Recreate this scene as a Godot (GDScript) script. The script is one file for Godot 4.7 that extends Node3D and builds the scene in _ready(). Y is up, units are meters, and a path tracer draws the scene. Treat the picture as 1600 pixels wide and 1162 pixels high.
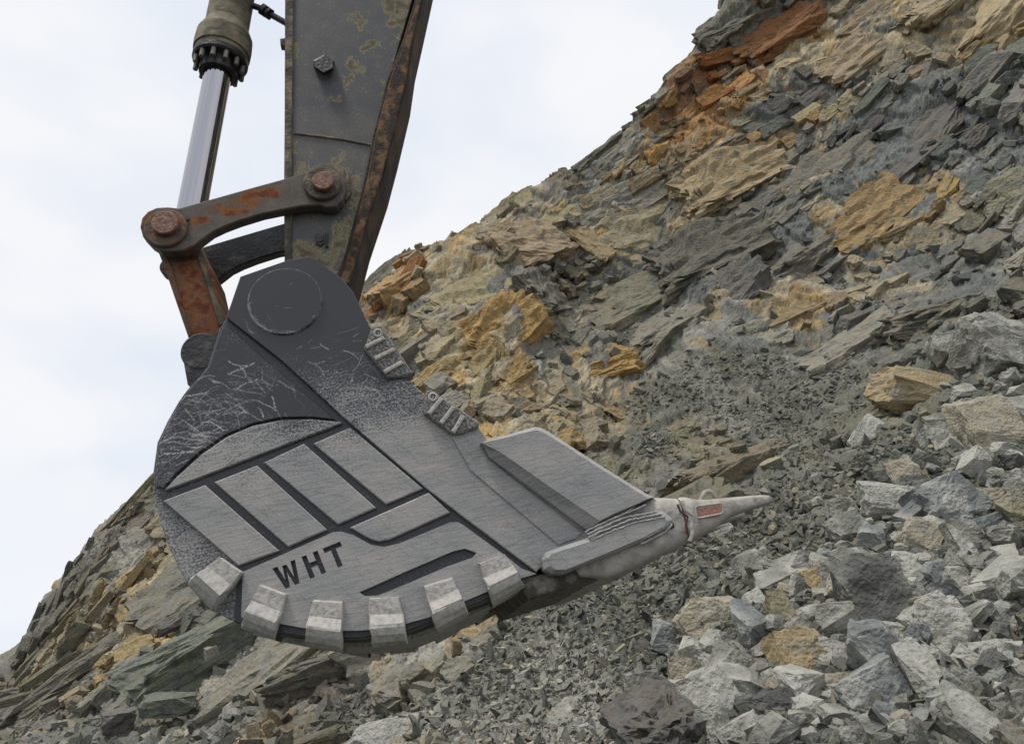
extends Node3D
# A rock bucket of a large excavator held in front of a quarry face, overcast day.

const W := 1.8            # bucket width
var rng := RandomNumberGenerator.new()
var used := {}
var bmap := Rect2(-1.36, -0.15, 3.5, 2.25)     # bucket paint map: local x, y, width, height
var lmap := Rect2(-1.75, 1.3, 1.6, 2.0)          # linkage map
var amap := Rect2(-1.1, 1.9, 1.6, 3.0)         # arm paint map

# ---------------------------------------------------------------- geometry helpers
class B:
	var v := PackedVector3Array()
	var n := PackedVector3Array()
	var uv := PackedVector2Array()
	var map := Rect2(-1.36, -0.15, 3.5, 2.25)
	func put(p: Vector3, m: Vector3) -> void:
		v.append(p); n.append(m)
		uv.append(Vector2((p.x - map.position.x) / map.size.x, 1.0 - (p.y - map.position.y) / map.size.y))
	func tri(a: Vector3, b: Vector3, c: Vector3, na: Vector3, nb: Vector3, nc: Vector3) -> void:
		put(a, na)
		if (b - a).cross(c - a).dot(na + nb + nc) > 0.0:
			put(c, nc); put(b, nb)
		else:
			put(b, nb); put(c, nc)
	func flat(a: Vector3, b: Vector3, c: Vector3, hint: Vector3) -> void:
		var m := (b - a).cross(c - a)
		if m.length_squared() < 1e-16: return
		m = m.normalized()
		if m.dot(hint) < 0.0: m = -m
		tri(a, b, c, m, m, m)
	func quad(a: Vector3, b: Vector3, c: Vector3, d: Vector3, hint: Vector3) -> void:
		flat(a, b, c, hint); flat(a, c, d, hint)
	func mesh() -> ArrayMesh:
		var arr := []; arr.resize(Mesh.ARRAY_MAX)
		arr[Mesh.ARRAY_VERTEX] = v; arr[Mesh.ARRAY_NORMAL] = n; arr[Mesh.ARRAY_TEX_UV] = uv
		var m := ArrayMesh.new(); m.add_surface_from_arrays(Mesh.PRIMITIVE_TRIANGLES, arr); return m

func v2(a: Array) -> PackedVector2Array:
	var r := PackedVector2Array()
	for i in range(0, a.size(), 2): r.append(Vector2(a[i], a[i + 1]))
	if Geometry2D.is_polygon_clockwise(r): r.reverse()
	return r

func inset(p: PackedVector2Array, d: float) -> PackedVector2Array:
	var r := PackedVector2Array(); var k := p.size()
	for i in k:
		var e0 := (p[i] - p[(i + k - 1) % k]).normalized(); var e1 := (p[(i + 1) % k] - p[i]).normalized()
		var n0 := Vector2(-e0.y, e0.x); var n1 := Vector2(-e1.y, e1.x)
		var m := n0 + n1
		var q: float = maxf(m.length_squared() * 0.5, 0.25)
		r.append(p[i] + m * (d / q))
	return r

func face(b: B, p: PackedVector2Array, z: float, nz: float) -> void:
	var t := Geometry2D.triangulate_polygon(p)
	var m := Vector3(0, 0, nz)
	for i in range(0, t.size(), 3):
		b.tri(Vector3(p[t[i]].x, p[t[i]].y, z), Vector3(p[t[i + 1]].x, p[t[i + 1]].y, z), Vector3(p[t[i + 2]].x, p[t[i + 2]].y, z), m, m, m)

func loft(b: B, p: PackedVector2Array, z0: float, q: PackedVector2Array, z1: float) -> void:
	var k := p.size()
	for i in k:
		var j := (i + 1) % k
		var e := (p[j] - p[i]).normalized()
		b.quad(Vector3(p[i].x, p[i].y, z0), Vector3(p[j].x, p[j].y, z0), Vector3(q[j].x, q[j].y, z1), Vector3(q[i].x, q[i].y, z1), Vector3(e.y, -e.x, 0.3 * signf(z1 - z0)))

func ext(b: B, p: PackedVector2Array, z0: float, z1: float, bev := 0.0) -> void:   # z1 > z0; z1 faces the viewer
	if bev > 0.0:
		var q := inset(p, bev)
		loft(b, p, z0, p, z1 - bev); loft(b, p, z1 - bev, q, z1); face(b, q, z1, 1.0)
	else:
		loft(b, p, z0, p, z1); face(b, p, z1, 1.0)
	face(b, p, z0, -1.0)

func plate(a: Array, z0: float, z1: float, bev := 0.0, map := Rect2()) -> B:
	var b := B.new()
	if map.size.x > 0: b.map = map
	ext(b, v2(a), z0, z1, bev); return b

func lathe(b: B, prof: Array, xf: Transform3D, seg := 32) -> void:   # prof: Vector2(radius, height), around local y, flat between rings
	for i in prof.size() - 1:
		var a: Vector2 = prof[i]; var c: Vector2 = prof[i + 1]
		var nn := Vector2(c.y - a.y, a.x - c.x)
		if nn.length() < 1e-7: continue
		nn = nn.normalized()
		for s in seg:
			var t0 := TAU * s / seg; var t1 := TAU * (s + 1) / seg
			var d0 := Vector3(cos(t0), 0, sin(t0)); var d1 := Vector3(cos(t1), 0, sin(t1))
			var p0 := xf * (d0 * a.x + Vector3(0, a.y, 0)); var p1 := xf * (d1 * a.x + Vector3(0, a.y, 0))
			var p2 := xf * (d1 * c.x + Vector3(0, c.y, 0)); var p3 := xf * (d0 * c.x + Vector3(0, c.y, 0))
			var m0 := (xf.basis * (d0 * nn.x + Vector3(0, nn.y, 0))).normalized(); var m1 := (xf.basis * (d1 * nn.x + Vector3(0, nn.y, 0))).normalized()
			if a.x > 1e-6: b.tri(p0, p1, p2, m0, m1, m1)
			if c.x > 1e-6: b.tri(p0, p2, p3, m0, m1, m0)

func zaxis(c: Vector3) -> Transform3D:      # lathe axis y -> towards the viewer (+z)
	return Transform3D(Basis(Vector3(1, 0, 0), Vector3(0, 0, 1), Vector3(0, -1, 0)), c)

func disc(c: Vector3, r: float, z0: float, z1: float, bev := 0.006) -> B:
	var b := B.new(); var o := Vector3(c.x, c.y, 0)
	lathe(b, [Vector2(0, z0), Vector2(r, z0), Vector2(r, z1 - bev), Vector2(r - bev, z1), Vector2(0, z1)], zaxis(o), 40); return b

func tube(b: B, pts: Array, r: float, seg := 8, wob := 0.0) -> void:
	var k := pts.size(); var rings := []
	for i in k:
		var t: Vector3 = (pts[min(i + 1, k - 1)] - pts[max(i - 1, 0)]).normalized()
		var s := t.cross(Vector3(0, 0, 1)); if s.length() < 0.05: s = t.cross(Vector3(1, 0, 0))
		s = s.normalized(); var u := s.cross(t)
		var rr := r * (1.0 + wob * rng.randf_range(-1, 1)); var ring := []
		for j in seg:
			var a := TAU * j / seg
			ring.append([pts[i] + (s * cos(a) + u * sin(a)) * rr, s * cos(a) + u * sin(a)])
		rings.append(ring)
	for i in k - 1:
		for j in seg:
			var a = rings[i][j]; var c = rings[i][(j + 1) % seg]; var d = rings[i + 1][(j + 1) % seg]; var e = rings[i + 1][j]
			b.tri(a[0], c[0], d[0], a[1], c[1], d[1]); b.tri(a[0], d[0], e[0], a[1], d[1], e[1])
	for e in [0, k - 1]:
		for j in range(1, seg - 1): b.flat(rings[e][0][0], rings[e][j][0], rings[e][j + 1][0], (pts[e] - pts[1 if e == 0 else k - 2]))

func dense(pts: Array, step: float, jit := 0.0) -> Array:
	var r := []
	for i in pts.size() - 1:
		var a: Vector3 = pts[i]; var c: Vector3 = pts[i + 1]; var k := maxi(1, int(a.distance_to(c) / step))
		for j in k: r.append(a.lerp(c, float(j) / k) + Vector3(rng.randf_range(-jit, jit), rng.randf_range(-jit, jit), rng.randf_range(-jit, jit)))
	r.append(pts[-1]); return r

func sections(b: B, secs: Array, ex := 3.0, seg := 28) -> void:   # secs: [centre Vector3, half height Vector2, half width z]; rounded box sections
	var rings := []
	for s in secs:
		var ring := []
		for j in seg:
			var a := TAU * j / seg; var ca := cos(a); var sa := sin(a)
			var cc := signf(ca) * pow(absf(ca), 2.0 / ex); var ss := signf(sa) * pow(absf(sa), 2.0 / ex)
			ring.append(s[0] + Vector3(s[1].x * cc, s[1].y * cc, s[2] * ss))
		rings.append(ring)
	var k := rings.size(); var nr := []
	for i in k:
		var row := []
		for j in seg:
			var du: Vector3 = rings[i][(j + 1) % seg] - rings[i][(j + seg - 1) % seg]
			var dv: Vector3 = rings[min(i + 1, k - 1)][j] - rings[max(i - 1, 0)][j]
			var m := du.cross(dv).normalized()
			if m.dot(rings[i][j] - secs[i][0]) < 0.0: m = -m
			row.append(m)
		nr.append(row)
	for i in k - 1:
		for j in seg:
			var j2 := (j + 1) % seg
			b.tri(rings[i][j], rings[i][j2], rings[i + 1][j2], nr[i][j], nr[i][j2], nr[i + 1][j2])
			b.tri(rings[i][j], rings[i + 1][j2], rings[i + 1][j], nr[i][j], nr[i + 1][j2], nr[i + 1][j])
	for e in [0, k - 1]:
		for j in seg: b.flat(secs[e][0], rings[e][j], rings[e][(j + 1) % seg], secs[e][0] - secs[1 if e == 0 else k - 2][0])

# ---------------------------------------------------------------- object helpers
func numbered(called: String) -> String:
	used[called] = used.get(called, -1) + 1
	return called if used[called] == 0 else "%s_%03d" % [called, used[called]]

func obj(called: String, b: B, m: Material, parent: Node) -> MeshInstance3D:
	var o := MeshInstance3D.new(); o.name = called; o.mesh = b.mesh(); o.material_override = m
	parent.add_child(o, true); return o

func thing(called: String, label: String, category: String, at: Vector3, turn: float) -> Node3D:
	var o := Node3D.new(); o.name = numbered(called); add_child(o); o.position = at; o.rotation.y = turn
	o.set_meta("label", label); o.set_meta("category", category); return o

# ---------------------------------------------------------------- materials
func tex(img: Image) -> ImageTexture:
	img.generate_mipmaps(); return ImageTexture.create_from_image(img)

func fnl(type: int, freq: float, octaves: int, sd: int) -> FastNoiseLite:
	var f := FastNoiseLite.new(); f.noise_type = type; f.frequency = freq; f.seed = sd
	f.fractal_type = FastNoiseLite.FRACTAL_FBM if octaves > 1 else FastNoiseLite.FRACTAL_NONE
	f.fractal_octaves = octaves; return f

func ramp_tex(f: FastNoiseLite, size: int, cols: Array) -> ImageTexture:     # seamless noise through a list of [position, colour]
	var src := f.get_seamless_image(size, size)
	var lut := []
	for i in 256:
		var t := i / 255.0; var c: Color = cols[-1][1]
		for k in cols.size() - 1:
			if t <= cols[k + 1][0]:
				c = cols[k][1].lerp(cols[k + 1][1], clampf((t - cols[k][0]) / maxf(cols[k + 1][0] - cols[k][0], 0.001), 0, 1)); break
		lut.append([int(c.r * 255), int(c.g * 255), int(c.b * 255)])
	var s := src.get_data(); var bytes := PackedByteArray(); bytes.resize(size * size * 3)
	var ch := s.size() / (size * size)
	for i in size * size:
		var l = lut[s[i * ch]]
		bytes[i * 3] = l[0]; bytes[i * 3 + 1] = l[1]; bytes[i * 3 + 2] = l[2]
	return tex(Image.create_from_data(size, size, false, Image.FORMAT_RGB8, bytes))

func bump_tex(f: FastNoiseLite, size: int, strength: float) -> ImageTexture:
	var im := f.get_seamless_image(size, size); im.convert(Image.FORMAT_RGBA8)
	im.bump_map_to_normal_map(strength); return tex(im)

func tri_mat(t: Texture2D, nt: Texture2D, scale: float, rough: float, metal := 0.0, nscale := 1.0, world := false) -> StandardMaterial3D:
	var m := StandardMaterial3D.new()
	m.albedo_texture = t; m.uv1_triplanar = true; m.uv1_world_triplanar = world; m.uv1_scale = Vector3.ONE * scale
	m.roughness = rough; m.metallic = metal
	if nt: m.normal_enabled = true; m.normal_texture = nt; m.normal_scale = nscale
	return m

func s8(r: int, g: int, b: int) -> Color: return Color(r / 255.0, g / 255.0, b / 255.0)

class Canvas:
	var w: int; var h: int; var d := PackedByteArray(); var rg := PackedByteArray(); var map: Rect2
	func px(x: float, y: float) -> Vector2: return Vector2((x - map.position.x) / map.size.x * w, (1.0 - (y - map.position.y) / map.size.y) * h)
	func dab(ix: int, iy: int, c: Color, a: float, rough: float) -> void:
		if ix < 0 or iy < 0 or ix >= w or iy >= h: return
		var k := (iy * w + ix) * 3
		d[k] = int(lerpf(d[k], c.r * 255, a)); d[k + 1] = int(lerpf(d[k + 1], c.g * 255, a)); d[k + 2] = int(lerpf(d[k + 2], c.b * 255, a))
		rg[iy * w + ix] = int(lerpf(rg[iy * w + ix], rough * 255, a))
	func line(p: Vector2, q: Vector2, c: Color, a: float, wide: float, rnd: RandomNumberGenerator, rough := 0.85) -> void:
		var k := int(p.distance_to(q)) + 1
		for i in k:
			var o := p.lerp(q, float(i) / k)
			if rnd.randf() < 0.18: continue
			var al := a * rnd.randf_range(0.5, 1.0)
			dab(int(o.x), int(o.y), c, al, rough)
			if wide > 1.0: dab(int(o.x), int(o.y) + 1, c, al * (wide - 1.0), rough)
			if wide > 2.0: dab(int(o.x) + 1, int(o.y), c, al, rough)
	func images() -> Array:
		return [Image.create_from_data(w, h, false, Image.FORMAT_RGB8, d), Image.create_from_data(w, h, false, Image.FORMAT_L8, rg)]

func paint_map(raised: bool, w: int, h: int) -> Canvas:      # dark paint worn and caked with pale rock dust
	var c := Canvas.new(); c.w = w; c.h = h; c.map = bmap; c.d.resize(w * h * 3); c.rg.resize(w * h)
	var med := fnl(FastNoiseLite.TYPE_SIMPLEX_SMOOTH, 3.2, 3, 11); var fine := fnl(FastNoiseLite.TYPE_SIMPLEX, 60.0, 3, 12); var broad := fnl(FastNoiseLite.TYPE_SIMPLEX_SMOOTH, 2.0, 2, 13)
	var grain := fnl(FastNoiseLite.TYPE_SIMPLEX, 190.0, 1, 14)
	var rub := fnl(FastNoiseLite.TYPE_SIMPLEX, 70.0, 3, 15)
	var cut := v2([-1.209,0.812,-1.017,0.662,-0.613,0.348,-0.59,-0.117,-1.076,-0.003])
	var i := 0
	for y in h:
		var ly := bmap.position.y + bmap.size.y * (1.0 - (y + 0.5) / h)
		for x in w:
			var lx := bmap.position.x + bmap.size.x * (x + 0.5) / w
			var t: float
			if raised:
				t = minf((0.22 * (lx + 0.525) + (1.50 - ly)) / 0.80, 1.15)
			else:
				t = 0.16
				if ly < 1.05 and lx < -0.55 and Geometry2D.is_point_in_polygon(Vector2(lx, ly), cut): t = 0.62
				elif lx < -1.02 + (1.2 - ly) * 0.12 and ly < 1.5: t = 0.38
			var f := fine.get_noise_2d(lx, ly)
			var g := grain.get_noise_2d(lx, ly)
			var sk := rub.get_noise_2d((lx * 0.975 + ly * 0.22) * 0.07, -lx * 0.22 + ly * 0.975)      # rubbed along the digging direction
			var k := smoothstep(-0.26, 0.26, t - 0.5 + 0.22 * med.get_noise_2d(lx, ly) + 0.30 * f + 0.12 * g + 0.13 * sk)
			var bb := broad.get_noise_2d(lx * 1.0, ly * 2.4)
			var du := 1.0 + 0.07 * bb + 0.04 * g + 0.06 * f + 0.075 * sk
			var pr := 1.0 + 0.08 * f + 0.05 * bb
			c.d[i * 3] = int(clampf(lerpf(47 * pr, (155 + 4 * bb) * du, k), 0, 255)); c.d[i * 3 + 1] = int(clampf(lerpf(49 * pr, 154 * du, k), 0, 255)); c.d[i * 3 + 2] = int(clampf(lerpf(55 * pr, (153 - 2 * bb) * du, k), 0, 255))
			c.rg[i] = int(lerpf(88, 215, k)); i += 1
	var scale := w / bmap.size.x
	var pale := s8(180, 176, 173)
	# bundles of long scratches where the paint is still dark: [x, y, spread x, spread y, how many, angle, length]
	var bundles := [[[-0.932,1.091], 0.14, 0.10, 70, 0.5, 0.16], [[-0.846,1.182], 0.10, 0.05, 40, -0.55, 0.2], [[-0.979,0.969], 0.09, 0.07, 60, 0.15, 0.15], [[-0.694,1.294], 0.12, 0.06, 26, -0.5, 0.12], [[-0.52,1.227], 0.1, 0.08, 10, -0.9, 0.1], [[-1.007,0.833], 0.05, 0.07, 22, 0.6, 0.1]]
	if raised: bundles = [[[-0.091,1.369], 0.16, 0.10, 34, 0.6, 0.13], [[-0.238,1.495], 0.12, 0.04, 8, -0.2, 0.16], [[0.084,1.319], 0.15, 0.08, 60, -0.5, 0.1], [[0.228,1.177], 0.14, 0.1, 60, 0.9, 0.09], [[-0.462,0.982], 0.25, 0.06, 50, 0.2, 0.14], [[-0.806,0.871], 0.12, 0.06, 40, 0.7, 0.12], [[0.002,1.542], 0.05, 0.06, 10, 1.2, 0.08], [[-0.462,1.678], 0.12, 0.12, 7, 0.4, 0.05], [[-0.647,1.632], 0.05, 0.03, 12, -0.8, 0.05]]
	for q in bundles:
		for s in int(q[3]):
			var o := Vector2(q[0][0] + rng.randfn() * q[1], q[0][1] + rng.randfn() * q[2])
			var an: float = q[4] + rng.randfn() * 0.24; var le: float = q[5] * rng.randf_range(0.25, 1.0); var wide := 0.8 + 2.4 * pow(rng.randf(), 2.0); var al := rng.randf_range(0.25, 0.95)
			for z in 4:
				var e := o + Vector2(cos(an), sin(an)) * le / 4; an += rng.randfn() * 0.22
				c.line(c.px(o.x, o.y), c.px(e.x, e.y), pale, al, wide, rng); o = e
	# hairlines rubbed by rock over the dusty part
	for s in (7000 if raised else 500):
		var o := Vector2(rng.randf_range(-1.3, 1.4), rng.randf_range(-0.05, 1.55))
		if raised and (1.5 - o.y) / 0.85 + 0.2 * o.x < rng.randf_range(0.1, 0.7): continue
		var an := rng.randfn() * 0.16 + (0.22 if rng.randf() < 0.8 else -0.72); var le := rng.randf_range(0.03, 0.05 + 0.25 * pow(rng.randf(), 3.0))
		var e := o + Vector2(cos(an), sin(an)) * le
		c.line(c.px(o.x, o.y), c.px(e.x, e.y), s8(176, 171, 168) if rng.randf() < 0.6 else s8(84, 80, 82), rng.randf_range(0.2, 0.68), 1.0, rng)
	if raised:      # paint chipped round the pin cover
		var pc := Vector2(-0.516,1.773); var pr: float = 3.533e-3 * 57.0
		for s in 260:
			var an := 3.9 + rng.randfn() * 0.55 if rng.randf() < 0.6 else rng.randf() * TAU
			var rr := pr * (1.0 - absf(rng.randfn()) * (0.05 if an > 3.0 and an < 5.0 else 0.012))
			var q := pc + Vector2(cos(an), sin(an)) * rr; var e := q + Vector2(-sin(an), cos(an)) * rng.randf_range(0.005, 0.04)
			c.line(c.px(q.x, q.y), c.px(e.x, e.y), pale, rng.randf_range(0.3, 0.8), 1.4, rng)
	if raised:      # long curved rub marks by the cutter
		for q in [[0.42, 0.62, 0.16], [0.46, 0.55, 0.2], [0.35, 0.75, 0.12]]:
			var o := Vector2(q[0], q[1]); var an := 0.2
			for z in 26:
				var e := o + Vector2(cos(an), sin(an)) * 0.02; an -= 0.09
				c.line(c.px(o.x, o.y), c.px(e.x, e.y), pale, 0.55, 1.2, rng); o = e
	return c

func map_mat(c: Canvas, spec := 0.5) -> StandardMaterial3D:
	var im := c.images(); var m := StandardMaterial3D.new()
	m.albedo_texture = tex(im[0]); m.roughness_texture = tex(im[1]); m.roughness_texture_channel = BaseMaterial3D.TEXTURE_CHANNEL_RED; m.roughness = 1.0; m.metallic_specular = spec
	return m

func arm_map(w: int, h: int) -> Canvas:       # grey paint with splashes of dried mud
	var c := Canvas.new(); c.w = w; c.h = h; c.map = amap; c.d.resize(w * h * 3); c.rg.resize(w * h)
	var med := fnl(FastNoiseLite.TYPE_SIMPLEX_SMOOTH, 5.0, 4, 31); var fine := fnl(FastNoiseLite.TYPE_SIMPLEX, 45.0, 2, 32)
	var mud := [[[-0.376,4.511], 0.05, 1.0], [[-0.341,4.409], 0.06, 1.0], [[-0.28,4.191], 0.09, 1.15], [[-0.196,4.198], 0.05, 0.8], [[-0.359,3.99], 0.075, 0.95], [[-0.391,3.843], 0.05, 1.0], [[-0.458,3.657], 0.03, 0.9], [[-0.112,4.572], 0.10, 1.0], [[-0.028,4.437], 0.11, 1.1], [[-0.002,4.594], 0.10, 1.1], [[-0.059,4.281], 0.06, 0.95], [[-0.076,3.879], 0.06, 1.0], [[-0.038,4.045], 0.05, 1.0], [[-0.124,3.749], 0.05, 0.9], [[-0.724,3.242], 0.06, 0.7], [[-0.777,3.701], 0.05, 0.7], [[-0.81,4.1], 0.07, 0.85], [[-0.32,2.98], 0.10, 0.9], [[-0.247,2.857], 0.10, 1.0], [[-0.32,2.678], 0.10, 0.95], [[-0.371,2.504], 0.13, 1.0], [[-0.552,2.423], 0.12, 0.95], [[-0.463,2.356], 0.14, 1.0], [[-0.655,3.105], 0.06, 0.7], [[-0.419,3.14], 0.08, 0.85]]
	var i := 0
	for y in h:
		var ly := amap.position.y + amap.size.y * (1.0 - (y + 0.5) / h)
		var near := mud.filter(func(q): return absf(q[0][1] - ly) < q[1] + 0.07)
		for x in w:
			var lx := amap.position.x + amap.size.x * (x + 0.5) / w
			var f := fine.get_noise_2d(lx, ly); var md := med.get_noise_2d(lx, ly)
			var wx := lx + md * 0.10; var wy := ly + med.get_noise_2d(lx + 7.3, ly) * 0.12
			var k := 0.0
			for q in near:
				var dx: float = wx - q[0][0]; var dy: float = wy - q[0][1]; var r: float = q[1]
				var dd := dx * dx + dy * dy
				if dd < r * r: k = maxf(k, q[2] * (1.0 - dd / (r * r)))
			var low := smoothstep(3.66, 3.5, ly + md * 0.04)      # below the weld the paint is older and dusty
			var film := clampf(0.10 + 0.30 * low + 0.22 * md + 0.20 * f, 0, 1)
			var m := smoothstep(0.05, 0.5, k + 0.22 * f + 0.2 * md) * 0.85
			var core := smoothstep(0.72, 1.0, k + 0.25 * md) * 0.55
			var r := lerpf(58, 112, film); var g := lerpf(59, 108, film); var bl := lerpf(63, 100, film)
			r = lerpf(r, 128 + 26 * f, m); g = lerpf(g, 120 + 24 * f, m); bl = lerpf(bl, 94 + 20 * f, m)
			r = lerpf(r, 66, core); g = lerpf(g, 56, core); bl = lerpf(bl, 36, core)
			c.d[i * 3] = int(clampf(r, 0, 255)); c.d[i * 3 + 1] = int(clampf(g, 0, 255)); c.d[i * 3 + 2] = int(clampf(bl, 0, 255))
			c.rg[i] = int(lerpf(lerpf(110, 190, film), 235, m)); i += 1
	for s in 260:
		var o := Vector2(rng.randf_range(-0.95, 0.0), rng.randf_range(2.3, 4.8)); var an := rng.randf_range(-2, 2)
		var e := o + Vector2(cos(an), sin(an)) * rng.randf_range(0.004, 0.03)
		c.line(c.px(o.x, o.y), c.px(e.x, e.y), s8(160, 155, 146) if rng.randf() < 0.7 else s8(30, 28, 26), 0.6, 2.0, rng)
	return c

func link_map(w: int, h: int, map: Rect2, spots: Array, ground: Color, rust: Color, spread: float) -> Canvas:      # worn grey steel with rust blooms
	var c := Canvas.new(); c.w = w; c.h = h; c.map = map; c.d.resize(w * h * 3); c.rg.resize(w * h)
	var med := fnl(FastNoiseLite.TYPE_SIMPLEX, 7.0, 5, 41); var fine := fnl(FastNoiseLite.TYPE_SIMPLEX, 60.0, 3, 42); var streak := fnl(FastNoiseLite.TYPE_SIMPLEX, 9.0, 4, 43)
	var i := 0
	for y in h:
		var ly := map.position.y + map.size.y * (1.0 - (y + 0.5) / h)
		for x in w:
			var lx := map.position.x + map.size.x * (x + 0.5) / w
			var md := med.get_noise_2d(lx, ly); var f := fine.get_noise_2d(lx, ly); var sk := streak.get_noise_2d(lx * 0.8 + ly * 0.3, ly * 2.2)
			var k := spread
			for q in spots:
				var dx: float = (lx - q[0][0]) / q[1]; var dy: float = (ly - q[0][1]) / q[2]
				k = maxf(k, 1.0 - (dx * dx + dy * dy) * 0.7)
			k = smoothstep(0.15, 0.95, k + 0.6 * md + 0.35 * sk + 0.2 * f)
			var g := 1.0 + 0.22 * md + 0.18 * f
			var deep := smoothstep(-0.2, 0.7, md + 0.3 * f + 0.3 * sk)
			var col := ground.lerp(rust.lerp(Color(rust.r * 0.62, rust.g * 0.5, rust.b * 0.5), deep), k)
			c.d[i * 3] = int(clampf(col.r * 255 * g, 0, 255)); c.d[i * 3 + 1] = int(clampf(col.g * 255 * g, 0, 255)); c.d[i * 3 + 2] = int(clampf(col.b * 255 * g, 0, 255))
			c.rg[i] = int(lerpf(165, 230, k)); i += 1
	return c

# ---------------------------------------------------------------- terrain chart
var NC := 28
var NR := 16
var lat := PackedVector3Array()

func surf(cu: float, cv: float) -> Vector3:
	var i := clampi(int(floor(cu)), 0, NC - 2); var j := clampi(int(floor(cv)), 0, NR - 2); var fu := cu - i; var fv := cv - j
	var r := []
	for a in [maxi(j - 1, 0), j, j + 1, mini(j + 2, NR - 1)]:
		r.append(lat[i * NR + a].cubic_interpolate(lat[(i + 1) * NR + a], lat[maxi(i - 1, 0) * NR + a], lat[mini(i + 2, NC - 1) * NR + a], fu))
	return r[1].cubic_interpolate(r[2], r[0], r[3], fv)

func surf_n(cu: float, cv: float) -> Vector3:
	var m := (surf(cu + 0.05, cv) - surf(cu - 0.05, cv)).cross(surf(cu, cv - 0.05) - surf(cu, cv + 0.05)).normalized()
	return m

# ---------------------------------------------------------------- stones
func facets(r: RandomNumberGenerator, cuts: int, boxy: float) -> Array:      # a convex stone as a list of flat polygons
	var pl := []
	for a in [Vector3.RIGHT, Vector3.LEFT, Vector3.UP, Vector3.DOWN, Vector3.FORWARD, Vector3.BACK]:
		var tilt := Vector3(r.randfn(), r.randfn(), r.randfn()) * (0.34 * (1.0 - boxy) + 0.03)
		pl.append([(a + tilt).normalized(), r.randf_range(0.95 if boxy > 0.88 else 0.82, 1.0)])
	for i in cuts:
		var d := Vector3(r.randfn(), r.randfn(), r.randfn()).normalized()
		pl.append([d, r.randf_range(0.80, 1.05) * lerpf(1.0, 1.35, boxy)])
	var out := []
	for i in pl.size():
		var nn: Vector3 = pl[i][0]; var s := nn.cross(Vector3(0.3, 0.9, 0.2)).normalized(); var t := nn.cross(s); var o: Vector3 = nn * pl[i][1]
		var poly := [o + s * 4 + t * 4, o - s * 4 + t * 4, o - s * 4 - t * 4, o + s * 4 - t * 4]
		for k in pl.size():
			if k == i or poly.is_empty(): continue
			var q := []
			for z in poly.size():
				var p0: Vector3 = poly[z]; var p1: Vector3 = poly[(z + 1) % poly.size()]
				var d0: float = p0.dot(pl[k][0]) - pl[k][1]; var d1: float = p1.dot(pl[k][0]) - pl[k][1]
				if d0 <= 0: q.append(p0)
				if (d0 < 0 and d1 > 0) or (d0 > 0 and d1 < 0): q.append(p0.lerp(p1, d0 / (d0 - d1)))
			poly = q
		if poly.size() > 2: out.append([poly, nn])
	return out

func stone_mesh(r: RandomNumberGenerator, cuts: int, boxy: float, dims := Vector3.ONE) -> ArrayMesh:
	var b := B.new()
	for f in facets(r, cuts, boxy):
		var p: Array = f[0]
		for i in range(1, p.size() - 1): b.flat(p[0] * dims, p[i] * dims, p[i + 1] * dims, f[1] / dims)
	return b.mesh()

func boulder_mesh(r: RandomNumberGenerator, level: int, cuts: int, boxy: float, rough := 0.05, bedded := false) -> ArrayMesh:   # broken faces with chipped relief, hard edges
	var f := fnl(FastNoiseLite.TYPE_SIMPLEX, 1.9, 4, r.randi() % 9999); var ch := fnl(FastNoiseLite.TYPE_CELLULAR, 1.5, 1, r.randi() % 9999)
	ch.cellular_return_type = FastNoiseLite.RETURN_CELL_VALUE
	var turn := Basis(Quaternion(Vector3(r.randfn(), r.randfn(), r.randfn()).normalized(), r.randf() * TAU)) * Basis.from_scale(Vector3(0.8, 2.4, 0.8))
	if bedded: turn = Basis.from_scale(Vector3(0.7, 3.6, 0.7))
	var b := B.new()
	for fc in facets(r, cuts, boxy):
		var p: Array = fc[0]; var c := Vector3.ZERO
		for i in p.size(): p[i] = p[i].limit_length(1.22 if boxy < 0.88 else 1.7)
		for q in p: c += q / p.size()
		var tris := []
		for i in p.size(): tris.append([c, p[i], p[(i + 1) % p.size()]])
		for l in level:
			var nx := []
			for t in tris:
				var m0: Vector3 = (t[0] + t[1]) * 0.5; var m1: Vector3 = (t[1] + t[2]) * 0.5; var m2: Vector3 = (t[2] + t[0]) * 0.5
				nx.append([t[0], m0, m2]); nx.append([m0, t[1], m1]); nx.append([m2, m1, t[2]]); nx.append([m0, m1, m2])
			tris = nx
		for t in tris:
			var w := []
			for q in t:
				var n3 := f.get_noise_3dv(q)
				w.append(q * (1.0 + n3 * rough * 1.5 + ch.get_noise_3dv(turn * q + Vector3.ONE * n3 * 0.3) * rough * 0.8))
			b.flat(w[0], w[1], w[2], fc[1])
	return b.mesh()

# linear base colours of the rock
const ROCK := {
	"grey": Color(0.170, 0.170, 0.150), "blue": Color(0.130, 0.143, 0.143), "pale": Color(0.33, 0.328, 0.295), "tan": Color(0.41, 0.35, 0.235),
	"ochre": Color(0.41, 0.285, 0.12), "rust": Color(0.30, 0.105, 0.032), "olive": Color(0.19, 0.175, 0.105), "dark": Color(0.075, 0.078, 0.073), "scree": Color(0.092, 0.098, 0.080), "dirt": Color(0.085, 0.06, 0.04), "buff": Color(0.29, 0.225, 0.125), "sand": Color(0.29, 0.26, 0.195)}

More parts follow.
